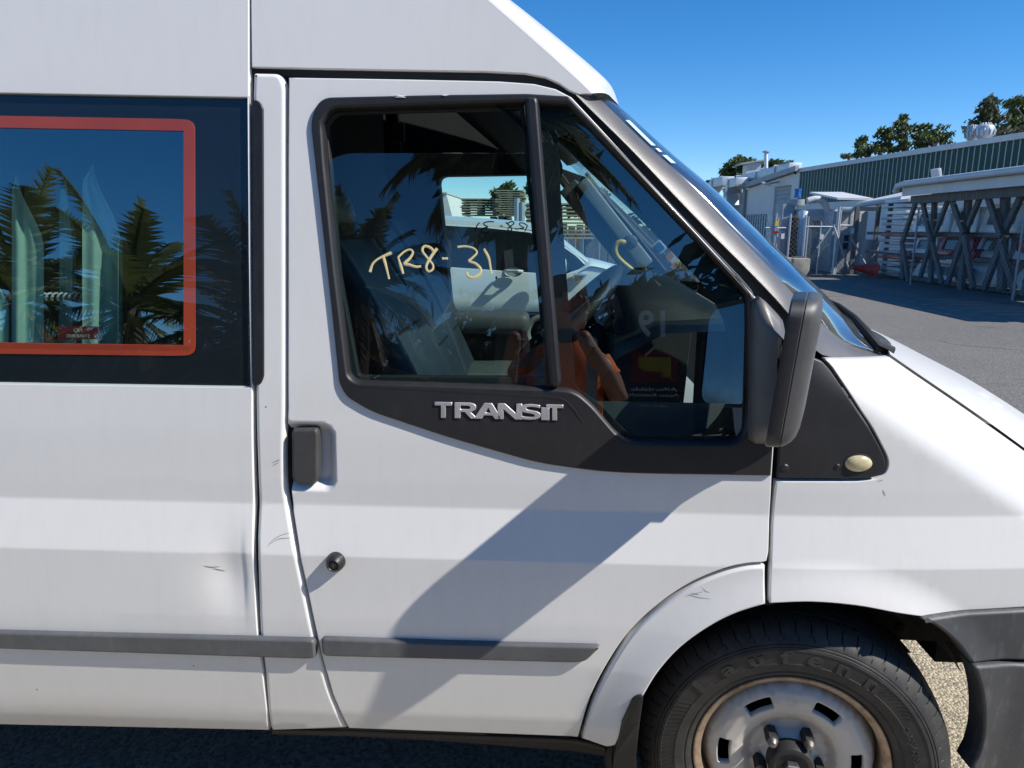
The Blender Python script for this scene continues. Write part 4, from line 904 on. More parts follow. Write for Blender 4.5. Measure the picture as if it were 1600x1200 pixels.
# seats
def seat(y0, y1, xb_, zc, mat, lab=None):
    yc = (y0 + y1) / 2; w = y1 - y0
    s = MB(); rows = []
    for t in np.linspace(0, 1, 14):                            # backrest, a padded shell leaning back
        z = zc + .05 + .60 * t; xf = xb_ + .02 - .30 * t + .03 * sin(pi * t); th = .13 - .05 * t; ww = w * (.96 - .16 * t ** 2)
        ring = []
        for a in np.linspace(0, 2 * pi, 29)[:-1]:
            c, sn = cos(a), sin(a); yy = yc + ww / 2 * (abs(c) ** .45) * (1 if c > 0 else -1); bol = .030 * max(0, (abs(yy - yc) / (ww / 2) - .60)) / .4
            ring.append((xf - th / 2 + th / 2 * (abs(sn) ** .6) * (1 if sn > 0 else -1) + (bol if sn > 0 else 0), yy, z))
        rows.append(ring)
    s.grid(rows, closed=True); s.add(rows[-1], [tuple(range(28))]); back = s.build('seat', mat, van, angle=60)
    mb = MB()
    for t in (.28, .6):                                        # stitched seams across the backrest
        z = zc + .05 + .60 * t; xf = xb_ + .02 - .30 * t + .03 * sin(pi * t); mb.box((xf + .001, yc, z), (.006, w * .62, .006))
    mb.box((xb_ - .115, yc - w * .27, zc + .35), (.006, .006, .42), Matrix.Rotation(-.46, 3, 'Y')); mb.box((xb_ - .115, yc + w * .27, zc + .35), (.006, .006, .42), Matrix.Rotation(-.46, 3, 'Y'))
    o = mb.build('seat_seam', M['rubber'], back)
    MB().box((xb_ + .24, yc, zc - .02), (.52, w, .14)).build('seat_cushion', M['seatlight'], back, bevel=.05, segs=4)
    mb = MB(); mb.box((xb_ - .36, yc, zc + .76), (.10, w * .50, .17), Matrix.Rotation(-.30, 3, 'Y')); mb.build('headrest', mat, back, bevel=.04, segs=4)
    MB().box((xb_ + .18, yc, zc - .24), (.42, w * .8, .32)).build('seat_base', M['dark'], back, bevel=.01)
seat(.36, .88, -.25, .84, M['seat']); seat(1.02, 1.44, -.33, .90, M['seat']); seat(1.45, 1.82, -.33, .90, M['seat'])
# belt hanging at the near pillar
MB().box((-.50, .13, 1.35), (.045, .004, .62), Matrix.Rotation(.06, 3, 'Y')).build('seat_belt', M['rubber'], van)
# dashboard, hood over the dials, steering wheel
prof = [(.08, 1.00), (.10, 1.16), (.16, 1.25), (.26, 1.305), (.45, 1.315), (.59, 1.27), (.64, 1.16)]
mb = MB(); mb.grid([[(x, y, z) for x, z in [(.30, .60)] + prof] for y in np.linspace(.16, 1.81, 10)]); da = mb.build('dashboard', M['dash'], van, angle=50, fix=False)
mb = MB(); rows = []
for t in np.linspace(0, 1, 21):
    y = .36 + .42 * t; h = sqrt(max(.0, 1 - (2 * t - 1) ** 2)) ** 1.1; rows.append([(.17 + .05 * (1 - h), y, 1.26), (.172 + .05 * (1 - h), y, 1.28 + .128 * h), (.20 + .04 * (1 - h), y, 1.285 + .140 * h), (.32, y, 1.29 + .115 * h), (.45, y, 1.295 + .035 * h), (.52, y, 1.285)])
mb.grid(rows); mb.build('instrument_hood', M['dash'], da, angle=60, fix=False)
mb = MB(); mb.box((.185, .57, 1.31), (.02, .36, .10), Matrix.Rotation(-.35, 3, 'Y')); mb.build('dial_cluster', M['frit'], da)
for yy in (.50, .64): MB().lathe([(.0, -.004), (.045, -.003), (.048, .0)], (.172, yy, 1.315), (1, 0, -.35), 20).build('dial', M['inner'], da)
sw = Vector((.055, .57, 1.275)); an = radians(45); e1 = Vector((sin(an), 0, cos(an))); e2 = Vector((0, 1, 0)); ax = Vector((cos(an), 0, -sin(an)))
ring = []; nn = 48
mb = MB(); rows = []
for k in range(nn):
    a = 2 * pi * k / nn; cdir = e1 * cos(a) + e2 * sin(a); rows.append([tuple(sw + cdir * (.195 + .0175 * cos(b)) + ax * .0175 * sin(b)) for b in np.linspace(0, 2 * pi, 13)[:-1]])
rows.append(rows[0]); mb.grid(rows, closed=True); stw = mb.build('steering_wheel', M['rubber'], van, angle=80)
mb = MB(); mb.lathe([(.0, -.035), (.06, -.03), (.075, .0), (.06, .03), (.04, .05)], sw + ax * .03, ax, 24); mb.build('wheel_boss', M['dash'], stw)
mb = MB()
for a in (radians(0 + 90), radians(270), radians(180)):
    cdir = e1 * cos(a) + e2 * sin(a); mb.bar(sw + cdir * .05 + ax * .03, sw + cdir * .19, .035, .016, up=tuple(ax))
o = mb.build('wheel_spoke', M['dash'], stw, bevel=.005)
mb = MB(); rows = []
for t, r in ((0, .055), (.06, .075), (.16, .085), (.30, .09)): rows.append([tuple(sw + ax * (.06 + t) + (e1 * cos(b) * 1.1 + e2 * sin(b)) * r) for b in np.linspace(0, 2 * pi, 25)[:-1]])
mb.grid(rows, closed=True); mb.build('steering_column', M['inner'], van, angle=60)
MB().lathe([(.0, -.03), (.02, -.03), (.022, .0), (.02, .02)], atY(968, 508, .42), (0, 1, 0), 16).build('ignition_barrel', M['dash'], van)
MB().tube([sw + ax * .10 + e2 * -.07, sw + ax * .07 + e2 * -.17 + e1 * .02, sw + ax * .06 + e2 * -.21 + e1 * .03], [.010, .009, .012], 10).build('indicator_stalk', M['dash'], van)
# things stuck low on the windscreen of the far side
def far_sticker(pix, Y, mat, name='windscreen_label'):
    p = [atY(x, y, Y) for x, y in pix]; return MB().prism([tuple(q) for q in p], (.002, .003, 0)).build(name, mat, ws)
far_sticker(fillet([(1018, 385, 3), (1030, 374, 3), (1042, 388, 3), (1031, 398, 3)]), 1.60, M['stickerwhite']); far_sticker(fillet([(1020, 385, 3), (1030, 377, 3), (1039, 388, 3), (1031, 395, 3)]), 1.595, M['stickerblue'])
far_sticker([(1043, 398), (1052, 391), (1062, 409), (1053, 420)], 1.60, M['stickerwhite']); far_sticker([(1040, 401), (1048, 392), (1053, 400), (1045, 410)], 1.595, M['stickerorange']); far_sticker([(1047, 417), (1055, 408), (1060, 413), (1053, 421)], 1.595, M['stickerorange'])
# the same lot number written on the far pane, seen from inside
fw = bpy.data.objects['far_window_pane']
for s in strokes:
    pass
for k, ss in groups.items():
    if k == 4: pass
    mb = MB()
    for s in ss:
        pts = [atY(803 - (x - 660) * .56, 355 + (y - 409) * .36, 1.922) for x, y in spline(s, 6)]; mb.tube(pts, .003, 6, flat=(0, 1, 0))
    mb.build('marker_letter', M['darkpaste'], fw)
# rear side window: pane, black band, red border
wl = lambda x: line_at(wt[0], wt[1], x); wl2 = lambda x: line_at(wb[0], wb[1], x)
gz_r = px_xz([(387, 155), (388, 300), (389, 450), (390, 603)], S0)
pane = [(XW + .01, wl(XW) - .004)] + [tuple(p) for p in gz_r] + [(XW + .01, wl2(XW) + .004)]
side_win = skin('side_window', pane, [], S0, M['privacy'], van, off=.002, rings=((.002, 0), (.0005, .0006), (0, .002), (0, .006)), gx=.12, gz=.05)
tl = px_xz([(0, 180), (278, 185)], S0); bl2 = px_xz([(0, 553), (276, 556)], S0); XT = -2.6
cor_o = px_xz(fillet([(270, 185), (302, 187, 22), (303, 556, 22), (270, 557)]), S0)
ro = [(XT, line_at(tl[0], tl[1], XT))] + [tuple(p) for p in cor_o] + [(XT, line_at(bl2[0], bl2[1], XT))]
il = px_xz([(0, 199), (284, 204)], S0); ibl = px_xz([(0, 536), (284, 540)], S0)
ri = [(XT + .03, line_at(il[0], il[1], XT + .03)), tuple(il[1]), tuple(ibl[1]), (XT + .03, line_at(ibl[0], ibl[1], XT + .03))]
pane2 = [(XW + .02, wl(XW) - .008)] + [(p[0] - .004, p[1]) for p in gz_r] + [(XW + .02, wl2(XW) + .008)]
skin('black_band', pane2, [ri], S0, M['frit'], side_win, off=-.009, rings=((.001, 0), (0, .001)), gx=.15, gz=.05)
skin('red_border', ro, [ri], S0, M['tape'], side_win, off=-.0065, rings=((.0006, 0), (0, .0012)), gx=.15, gz=.05)
skin('mirror_film', ri, [], S0, M['film'], side_win, off=-.0105, rings=((.001, 0), (0, .0005)), gx=.15, gz=.05)
# perforated dots along the lower border
mb = MB(); a_, b_ = bl2
for i in range(150):
    for j in range(3):
        x = -1.20 + i * .0042 + (j % 2) * .0021; 
        if x > cor_o[:, 0].max() - .02: continue
        z = line_at(ibl[0], ibl[1], x) - .002 - j * .004; y = float(body(x, z)) + .0055; r = .0011
        mb.add([(x - r, y, z), (x, y, z - r), (x + r, y, z), (x, y, z + r)], [(0, 1, 2, 3)])
o = mb.build('border_dots', M['frit'], side_win, smooth=False, fix=False); o['kind'] = 'stuff'
# inner wall of the passenger bay behind the window: dark lining and a rail with a coiled cord
MB().grid([[(XB + .1, 1.2, z), (-.7, 1.2, z)] for z in (.6, 1.5, 2.25)]).build('bay_partition', M['dark'], van, fix=False)
MB().grid([[(-.56, y, z) for y in (float(body(-.56, z)) + .04, 1.2)] for z in (.6, 1.0, 1.4, 1.8, 2.0, 2.2)]).build('cab_bulkhead', M['dark'], van, fix=False)
cord = []; pa = atY(-60, 466, .20); pb = atY(160, 462, .20)
for i in range(240):
    t = i / 239; q = pa + (pb - pa) * t; a = t * 24 * 2 * pi; cord.append((q[0] + .003 * cos(a), q[1] + .008 * sin(a), q[2] + .008 * cos(a)))
MB().tube(cord, .0022, 6).build('coiled_cord', M['stickerwhite'], van)
# notice stuck to a panel inside, its face turned into the van (its print reads backwards from outside)
pn = [atY(x, y, .135) for x, y in ((90, 510), (153, 510), (153, 530), (90, 530))]
notice = MB().prism([tuple(p) for p in pn], (0, .002, 0)).build('warning_notice', M['red'], van)
def rev(px, py, k):
    def f(x, y, h):
        p = atY(px, py, .133); return p + np.array([-x * k, -h, y * k])
    return f
letters('notice_text', 'NO', M['letterwhite'], notice, rev(122, 519, 1), .0125, .0006); letters('notice_text', 'STANDING', M['letterwhite'], notice, rev(122, 527.5, 1), .0105, .0006)
# curtains
def curtain(label, pix_top, xl, xr, ytop, Yd, tip, seed, group='sea green curtains'):
    rnd = random.Random(seed); rows = []
    for i in range(26):
        t = i / 25; y = ytop + (548 - ytop) * t; s = sstep(0, .10, t); row = []
        for j in range(19):
            u = j / 18; xa = tip + (xl - tip) * float(s) - 1.5; xb2 = tip + (xr - tip) * float(sstep(0, .42, t)) + 1.5
            p = atY(xa + (xb2 - xa) * u, y, Yd + .007 * sin(u * 7 + seed) * (.3 + t) + .003 * sin(u * 15 + seed * 2) + .02 * (1 - t) + .03 * u * (seed % 2)); row.append(p)
        rows.append(row)
    c = atY((xl + xr) / 2, 548, Yd); o = MB().grid(rows).build('curtain', M['cloth'], None, angle=80, fix=False, at=c)
    tag(o, label, 'curtain', group); return o
curtain('broad sea green curtain gathered to a tall peak in rear window', None, 130, 187, 257, .17, 145, 3)
curtain('sea green curtain with a low slanted peak, left one in rear window', None, 20, 67, 274, .17, 26, 4)
curtain('narrow dark folded sea green curtain between two broader ones', None, 94, 117, 278, .21, 103, 6)
curtain('sea green curtain cut off by the edge of the photo', None, -40, 12, 430, .17, -10, 8)
curtain('thin strip of sea green curtain hanging beside the red border', None, 186, 190, 370, .16, 190, 5)

MB().grid([[(.665, y, z) for y in (.17, 1.80)] for z in (.42, .8, 1.17)]).build('firewall', M['dark'], van, fix=False)
# ---------------------------------------------------------------- the pickup beyond the van
PY0 = 2.75; PY1 = 4.45
ute = thing('pickup_truck', 'white double cab pickup seen through the van windows', 'pickup', (-.6, 3.6, 0))
UY = PY0
def uxz(pix, Y=UY): return [tuple(atY(x, y, Y)[[0, 2]]) for x, y in pix]
UB = lambda X, Z: UY + .02 + .14 * np.maximum(0, np.asarray(Z, float) - 1.22) + .04 * sstep(1.12, .95, Z) * sstep(.6, .9, Z)
bodyline = uxz([(540, 408), (690, 418), (850, 432), (890, 434)])
lower = uxz([(540, 408), (700, 418), (850, 428), (880, 430), (915, 418), (967, 422), (1045, 445)])
x_front = lower[-1][0]
poly = [(-3.2, .42)] + [(-3.2, lower[0][1])] + lower + [(x_front + .12, 1.0), (x_front + .12, .5), (.95, .5)] + [(.55 + .40 * cos(a), .40 + .40 * sin(a)) for a in np.linspace(.1, pi - .1, 16)] + [(.1, .42)]
skin('body_side', poly, [], UB, M['utepaint'], ute, gx=.06, gz=.05)
# cabin glass and roof
top = uxz([(560, 348), (690, 352), (760, 356), (826, 363), (866, 376), (900, 400), (925, 425)], UY + .1)
cab_poly = top + uxz([(893, 432), (850, 429), (700, 419), (560, 410)], UY + .1)
skin('side_glass', cab_poly, [], lambda X, Z: UB(X, Z) + .01, M['uteglass'], ute, gx=.1, gz=.06)
pts = [np.array([x, UY + .13, z]) for x, z in top]
MB().tube(pts, .018, 8).build('window_rail', M['utepaint'], ute)
for a, b in (((792, 365), (797, 427)), ((700, 355), (698, 419))): MB().bar(atY(*a, UY + .10), atY(*b, UY + .03), .05, .03, up=(0, 1, 0)).build('door_pillar', M['rubber'], ute)
rows = []
rp_ = spline(uxz([(560, 340), (690, 343), (760, 347), (826, 353), (864, 366), (899, 392), (930, 416)], UY + .12), 4)
for f, dz, yy in ((0, -.03, .115), (0, 0, .12), (.0, .02, .26), (.0, .03, .6), (.0, .03, 1.1), (0, .01, 1.45), (0, -.03, 1.58)): rows.append([(x, UY + yy, z + dz * (1 - .6 * i / (len(rp_) - 1))) for i, (x, z) in enumerate(rp_)])
MB().grid(rows).build('cab_roof', M['utepaint'], ute, fix=False)
# bonnet
bo = spline(uxz([(880, 436), (915, 414), (930, 411), (967, 420), (1010, 432), (1045, 444)]), 4)
rows = [[(x, UY + yy, z + dz) for x, z in bo] for yy, dz in ((.02, -.02), (.05, .0), (.2, .012), (.8, .0), (1.4, -.03), (1.68, -.08))]
MB().grid(rows).build('bonnet', M['utepaint'], ute, fix=False)
MB().grid([[(x, UY + yy, .45 + .8 * t) for t in (0, .5, 1)] for x, yy in ((-3.2, .05), (-3.2, 1.7))]).build('tailgate', M['utepaint'], ute, fix=False)
MB().box((-1.0, UY + .9, .75), (4.0, 1.5, .6)).build('chassis', M['dark'], ute)
h = atY(802, 425, UY - .005); mb = MB(); mb.lathe([(.001, .012), (.045, .010), (.05, .002)], h, (0, 1, 0), 20); mb.v = [(x, y, h[2] + (z - h[2]) * .55) for x, y, z in mb.v]; mb.build('handle_cup', M['canopygrey'], ute)
MB().tube([h + np.array([-.05, 0, .006]), h + np.array([-.035, -.03, .008]), h + np.array([.025, -.03, .008]), h + np.array([.05, 0, .004])], .009, 8).build('door_handle', M['chrome'], ute)
for x in (776, 700, 905):
    a = atY(x, 432, UY + .012); b = atY(x - 2, 600, UY + .012); MB().tube([(a[0], float(UB(a[0], a[2])) - .001, a[2]), (b[0], float(UB(b[0], .95)) - .001, .95), (b[0], float(UB(b[0], .6)) - .001, .6)], .004, 6).build('door_gap', M['dark'], ute)
v = [atY(x, y, UY - .004) for x, y in ((896, 427), (918, 429), (912, 437), (904, 441), (897, 441))]; MB().prism([tuple(q) for q in v], (0, .02, 0)).build('side_vent', M['chrome'], ute)
v = [atY(x, y, UY - .008) for x, y in ((898, 430), (913, 431), (908, 438), (899, 439))]; MB().prism([tuple(q) for q in v], (0, .02, 0)).build('vent_insert', M['dark'], ute)
m_ = atY(872, 418, UY - .11); MB().box(m_, (.09, .14, .12)).build('door_mirror', M['utepaint'], ute, bevel=.035, segs=3)
for xw in (.55, -2.65):
    mb = MB(); mb.lathe([(.20, .0), (.34, -.02), (.37, .05), (.37, .2), (.3, .24)], (xw, UY + .06, .37), (0, 1, 0), 32); t = mb.build('wheel', M['tyre'], ute); MB().lathe([(0, .02), (.08, .01), (.17, .03), (.205, .0)], (xw, UY + .06, .37), (0, 1, 0), 24).build('wheel_rim', M['galvdull'], t)
# ---------------------------------------------------------------- stacks, fence and gable beyond the pickup
def slat_stack(name, label, x0, x1, ytop, ybot, n, D, depth, rows_, group):
    a = atY(x0, ybot, D); b = atY(x1, ytop, D); t = thing(name, label, 'stack', ((a[0] + b[0]) / 2, D, 0), group)
    h = (b[2] - a[2]); p = h / n
    for i in range(n):
        z = a[2] + p * (i + .5); off = .06 * sin(i * 1.7)
        MB().box(((a[0] + b[0]) / 2 + off, D + depth / 2, z), (b[0] - a[0], depth, p * .42)).build('plank', M['palet'], t, smooth=False)
        if i < n - 1:
            for k in range(3): MB().box((a[0] + (b[0] - a[0]) * (k / 2 * .9 + .05), D + depth / 2, z + p * .5), (.12, depth * .9, p * .55)).build('bearer', M['palet'], t, smooth=False)
    # legs that carry the stack
    mb = MB()
    for x in (a[0] + .1, b[0] - .1): MB().box((x, D + depth / 2, a[2] / 2), (.14, depth * .8, a[2])).build('stack_leg', M['timber'], t, smooth=False)
slat_stack('pallet_stack', 'lower stack of grey pallets behind the white pickup', 722, 776, 309, 338, 7, 17.0, 1.1, 0, 'pallet stacks behind the pickup')
slat_stack('pallet_stack', 'taller stack of grey pallets with trees behind', 776, 818, 296, 338, 12, 16.5, 1.1, 0, 'pallet stacks behind the pickup')
slat_stack('pallet_stack', 'stack of pallets half hidden by the window bar', 820, 930, 316, 374, 10, 15.0, 1.1, 0, 'pallet stacks behind the pickup')
for i, x in enumerate((808, 816)):
    a = atY(x, 310 + 6 * i, 14.0); tag(MB().tube([(a[0], a[1], 0), (a[0], a[1], a[2])], .06, 10).build('steel_post', M['galv'], None, at=(a[0], a[1], 0)), ('taller' if i == 0 else 'shorter') + ' pale steel post beside the pallet stacks', 'post', 'pale posts by the pallets')
g0 = atY(688, 306, 42.0); g1 = atY(703, 348, 42.0)
gb = thing('gabled_building', 'pale building with a sloping gable behind the pickup', 'building', (g0[0] - 3, 44, 0))
MB().prism([(g0[0] - 9, 42, 0), (g1[0] + .3, 42, 0), (g1[0] + .15, 42, g1[2] + .3), (g0[0] + .35, 42, g0[2] + .1), (g0[0] - 2.5, 42, g0[2] + .1), (g0[0] - 9, 42, g0[2] - 2)], (0, 8, 0)).build('wall', M['wallwhite'], gb, smooth=False)
MB().prism([(g0[0] - 9, 41.8, g0[2] - 1.9), (g0[0] - 2.5, 41.8, g0[2] + .2), (g0[0] + .4, 41.8, g0[2] + .2), (g0[0] + .4, 41.8, g0[2] + .12), (g0[0] - 2.5, 41.8, g0[2] + .12), (g0[0] - 9, 41.8, g0[2] - 2.02)], (0, 8.4, 0)).build('roof', M['flash'], gb, smooth=False)
bs = thing('paling_fence', 'weathered paling fence behind the pickup bonnet', 'fence', (4.0, 19.0, 0))
for i in range(26):
    x = -1.5 + i * .22; MB().box((x, 19.0, .8 + .03 * sin(i * 2.3)), (.19, .025, 1.62)).build('paling', M['timber'], bs, smooth=False)
for z in (.4, 1.3): MB().box((1.2, 19.05, z), (5.9, .05, .09)).build('rail', M['timber'], bs, smooth=False)
# ---------------------------------------------------------------- the long green building with its white end
WD = np.array([-sin(radians(8.5)), cos(radians(8.5)), 0.0]); WN = np.array([cos(radians(8.5)), sin(radians(8.5)), 0.0])
W0 = atY(1252, 356, 39.0)
def onwall(x, y, out=0.0): return onplane(x, y, W0 - WN * out, WN)
def uw(p): return float(np.dot(np.array(p) - W0, WD))
def wp(u, z, out=0.0): q = W0 + WD * u - WN * out; return np.array([q[0], q[1], z])
ra = onwall(1252, 263); rb = onwall(1600, 207)
def roof_z(u): ua, ub = uw(ra), uw(rb); return ra[2] + (rb[2] - ra[2]) * (u - ua) / (ub - ua)
u0 = uw(ra); u1 = uw(onwall(1760, 300))
gbld = thing('green_building', 'long building with dark green ribbed cladding and pale roof edge', 'building', tuple(wp((u0 + u1) / 2, 0)))
pit = .30; nn = int((u0 - u1) / pit)
zbot = onwall(1340, 312)[2]
for i in range(nn):
    ua = u0 - i * pit; ub = ua - pit + .035; mb = MB()
    za, zb2 = roof_z(ua) - .10, roof_z(ub) - .10
    mb.grid([[wp(ua, zz0, .0), wp(ua - .02, zz1, .012), wp(ub + .02, zz2, .012), wp(ub, zz3, .0)] for zz0, zz1, zz2, zz3 in ((zbot, zbot, zbot, zbot), (za, za, zb2, zb2))])
    mb.build('cladding_panel', M['green'], gbld, smooth=False, fix=False)
mb = MB()
for i in range(nn + 1):
    ua = u0 - i * pit; mb.prism([wp(ua, zbot, .0), wp(ua + .022, zbot, .0), wp(ua + .022, zbot, .03), wp(ua + .0, zbot, .03)], (0, 0, roof_z(ua) - .11 - zbot))
o = mb.build('cladding_ribs', M['flash'], gbld, smooth=False); o['kind'] = 'stuff'  # pale colour stands in for sunlight caught on the green ribs
mb = MB(); mb.prism([wp(u0, zbot, -.06), wp(u1, zbot, -.06), wp(u1, roof_z(u1) - .13, -.06), wp(u0, roof_z(u0) - .13, -.06)], tuple(WN * 9)); mb.build('wall', M['green'], gbld, smooth=False)
mb = MB(); mb.prism([wp(u0, 0, -.03), wp(u1, 0, -.03), wp(u1, zbot - .02, -.03), wp(u0, zbot - .02, -.03)], tuple(WN * 9)); mb.build('block_wall', M['wallwhite'], gbld, smooth=False)
mb = MB(); mb.prism([wp(u0 + .1, roof_z(u0) - .20, .12), wp(u1, roof_z(u1) - .20, .12), wp(u1, roof_z(u1) + .0, .12), wp(u0 + .1, roof_z(u0) + .0, .12)], tuple(WN * .3)); mb.build('roof_flashing', M['flash'], gbld, smooth=False)
mb = MB(); mb.prism([wp(u0 + .1, roof_z(u0) - .02, -.2), wp(u1, roof_z(u1) - .02, -.2), wp(u1, roof_z(u1) - .12, -.2), wp(u0 + .1, roof_z(u0) - .12, -.2)], tuple(WN * 9)); mb.build('roof', M['galvdull'], gbld, smooth=False)
# white end
wbld = thing('white_building', 'cream walled building end with a roller door and sloping eave', 'building', tuple(wp(u0 + 4, 0)))
e0 = onwall(1250, 268, .05); e1 = onwall(1166, 296, .05); ue0, ue1 = uw(e0), uw(e1)
zmid = onwall(1200, 334, .05)[2]
d0 = onwall(1210, 300, .05); d1 = onwall(1237, 289, .05)
ud0, ud1 = uw(d0), uw(d1)
dz = d1[2]
def ez(u): return e0[2] + (e1[2] - e0[2]) * (u - ue0) / (ue1 - ue0)
wall_pts = [(ue0, 0), (ud1, 0), (ud1, dz), (ud0, dz), (ud0, 0), (ud0 + .6, 0), (ud0 + .6, zmid), (ue1 - .2, zmid), (ue1 - .2, 0), (ue1, 0), (ue1, ez(ue1)), (ue0, ez(ue0))]
mb = MB(); mb.prism([wp(u, z, .05) for u, z in wall_pts], tuple(WN * .25)); mb.build('wall', M['wallwhite'], wbld, smooth=False)
mb = MB(); mb.prism([wp(ue0 - .05, ez(ue0) + .02, .35), wp(ue1 + .3, ez(ue1) + .02, .35), wp(ue1 + .3, ez(ue1) + .30, .35), wp(ue0 - .05, ez(ue0) + .30, .35)], tuple(WN * .2)); mb.build('eave_gutter', M['galvdull'], wbld, smooth=False)
mb = MB(); mb.prism([wp(ue0, ez(ue0) + .05, .3), wp(ue1 + .3, ez(ue1) + .05, .3), wp(ue1 + .3, ez(ue1) + .14, .3), wp(ue0, ez(ue0) + .14, .3)], tuple(WN * 10)); mb.build('roof', M['galv'], wbld, smooth=False)
n = 16
rd = None
for i in range(n):
    za = dz * i / n; zb2 = dz * (i + 1) / n - .02; mb = MB(); mb.prism([wp(ud0, za, -.08), wp(ud0, zb2, -.08), wp(ud0, (za + zb2) / 2, -.03)], tuple(WD * (ud1 - ud0))); mb.build('door_slat', M['rollerdoor'], wbld, smooth=False)
mb = MB(); mb.prism([wp(ud0, 0, -.12), wp(ud1, 0, -.12), wp(ud1, dz, -.12), wp(ud0, dz, -.12)], tuple(WN * .05)); mb.build('door_backing', M['rollerdoor'], wbld, smooth=False)
# louvred windows under the wall
ua, ub = ue1 - .3, ud0 + .65
mb = MB(); mb.prism([wp(ua, 0, -.15), wp(ub, 0, -.15), wp(ub, zmid, -.15), wp(ua, zmid, -.15)], tuple(WN * .1)); mb.build('window_backing', M['dark'], wbld, smooth=False)
k = 9
for i in range(k + 1):
    u = ua + (ub - ua) * i / k; mb = MB(); mb.bar(wp(u, .9, .0), wp(u, zmid, .0), .12, .12, up=tuple(WN)); mb.build('window_mullion', M['flash'], wbld, smooth=False)
for i in range(k):
    for j in range(7):
        z = 1.0 + j * (zmid - 1.0) / 7; u = ua + (ub - ua) * (i + .5) / k; mb = MB(); mb.box(wp(u, z + .12, -.03), (.03, (ua - ub) / k * .8, .22), Matrix.Rotation(radians(8.5), 3, 'Z') @ Matrix.Rotation(.5, 3, 'Y')); mb.build('louvre_blade', M['louvre'], wbld, smooth=False)
mb = MB(); mb.prism([wp(ua, 0, .02), wp(ub, 0, .02), wp(ub, .9, .02), wp(ua, .9, .02)], tuple(WN * .1)); mb.build('base_wall', M['wallwhite'], wbld, smooth=False)
p = onwall(1163, 300, .2); MB().tube([(p[0], p[1], 0), (p[0], p[1], p[2] + .3)], .11, 10).build('downpipe', M['galvdull'], wbld)
p = onwall(1216, 284, .1); mb = MB(); mb.tube([p + WN * .1, p - WN * .5 + np.array([0, 0, -.1])], .04, 8); l = mb.build('wall_light', M['galvdull'], wbld); MB().box(p - WN * .7 + np.array([0, 0, -.12]), (.5, .3, .10), Matrix.Rotation(.3, 3, 'Y')).build('lamp_head', M['flash'], l)
p = onwall(1243, 269, .06); MB().lathe([(0, -.06), (.10, -.05), (.12, 0)], p, tuple(WN), 12).build('wall_vent', M['dark'], wbld)
# continuation of the building behind the windscreen edge
q0 = onwall(1164, 300, -.2); q1 = onwall(1085, 318, -.2)
mb = MB(); mb.prism([wp(uw(q0), 0, -.2), wp(uw(q1), 0, -.2), wp(uw(q1), q1[2], -.2), wp(uw(q0), q0[2], -.2)], tuple(WN * .3)); mb.build('side_wall', M['wallwhite'], wbld, smooth=False)
# roof ducts
def duct(name, label, pix, out, w, h, mat, cat='duct', group=None):
    pts = [onwall(x, y, out) for x, y in pix]; t = thing(name, label, cat, (pts[0][0], pts[0][1], pts[0][2]), group)
    for i in range(len(pts) - 1):
        a = np.array(pts[i]); b = np.array(pts[i + 1]); d = (b - a) / np.linalg.norm(b - a)
        MB().bar(a + d * .02, b - d * .02, w, h, up=tuple(WN)).build('duct_section', mat, t, bevel=.05)
        MB().bar(b - d * .06, b + d * .06, w + .10, h + .10, up=tuple(WN)).build('duct_flange', mat, t, smooth=False)
    return t
duct('roof_duct', 'long square galvanised duct lying along the sloping roof edge', [(1243, 262), (1220, 267), (1190, 275), (1160, 282)], -.5, .55, .75, M['galv'], group='galvanised ducts')
duct('roof_duct', 'galvanised duct bending down the corner of the cream building', [(1160, 284), (1147, 287), (1141, 300), (1143, 325), (1146, 350)], .5, .55, .8, M['galv'], group='galvanised ducts')
duct('roof_duct', 'farthest galvanised duct curving down behind the windscreen', [(1138, 283), (1122, 286), (1113, 296), (1112, 318), (1113, 350)], .5, .6, .85, M['galv'], group='galvanised ducts')
p = onwall(1197, 270, -2.5); q = onwall(1197, 238, -2.5); mb = MB(); mb.tube([p, q], .13, 10); fl = mb.build('flue_pipe', M['galv'], None, at=tuple(p)); MB().lathe([(.0, .16), (.26, .05), (.26, .0), (.13, .0)], q, (0, 0, 1), 12).build('flue_cap', M['galvdull'], fl); tag(fl, 'tall thin flue pipe with a cap on the cream building roof', 'flue')
p = onwall(1174, 272, -3.0); q = onwall(1174, 259, -3.0); mb = MB(); mb.box(((p[0] + q[0]) / 2, p[1], (p[2] + q[2]) / 2), (1.0, 1.0, abs(q[2] - p[2]) + .3)); vb = mb.build('roof_vent', M['dustgrey'], None, smooth=False, at=tuple(p)); MB().box((q[0] - .1, q[1], q[2] + .20), (1.7, 1.6, .10), Matrix.Rotation(-.15, 3, 'Y')).build('vent_lid', M['galvdull'], vb); tag(vb, 'box vent with an overhanging flat lid beside the flue', 'vent')
for x, r, lab in ((1537, .34, 'large ribbed turbine vent on the green building roof'), (1518, .24, 'smaller turbine vent beside the larger one on the roof')):
    p = onwall(x, 217 if r > .3 else 220, -3.0); rr = r * 1.15; mb = MB(); mb.lathe([(rr * .55, -.4), (rr * .55, 0), (rr * .9, .12), (rr, .30), (rr * .85, .48), (rr * .4, .60), (0, .63)], p, (0, 0, 1), 18); v = mb.build('turbine_vent', M['galv'], None, at=tuple(p)); tag(v, lab, 'vent', 'turbine vents')
    for k in range(12):
        a = 2 * pi * k / 12; MB().tube([p + np.array([rr * .92 * cos(a), rr * .92 * sin(a), .12]), p + np.array([rr * 1.02 * cos(a), rr * 1.02 * sin(a), .30]), p + np.array([rr * .45 * cos(a), rr * .45 * sin(a), .61])], .03, 5).build('vane', M['galvdull'], v)
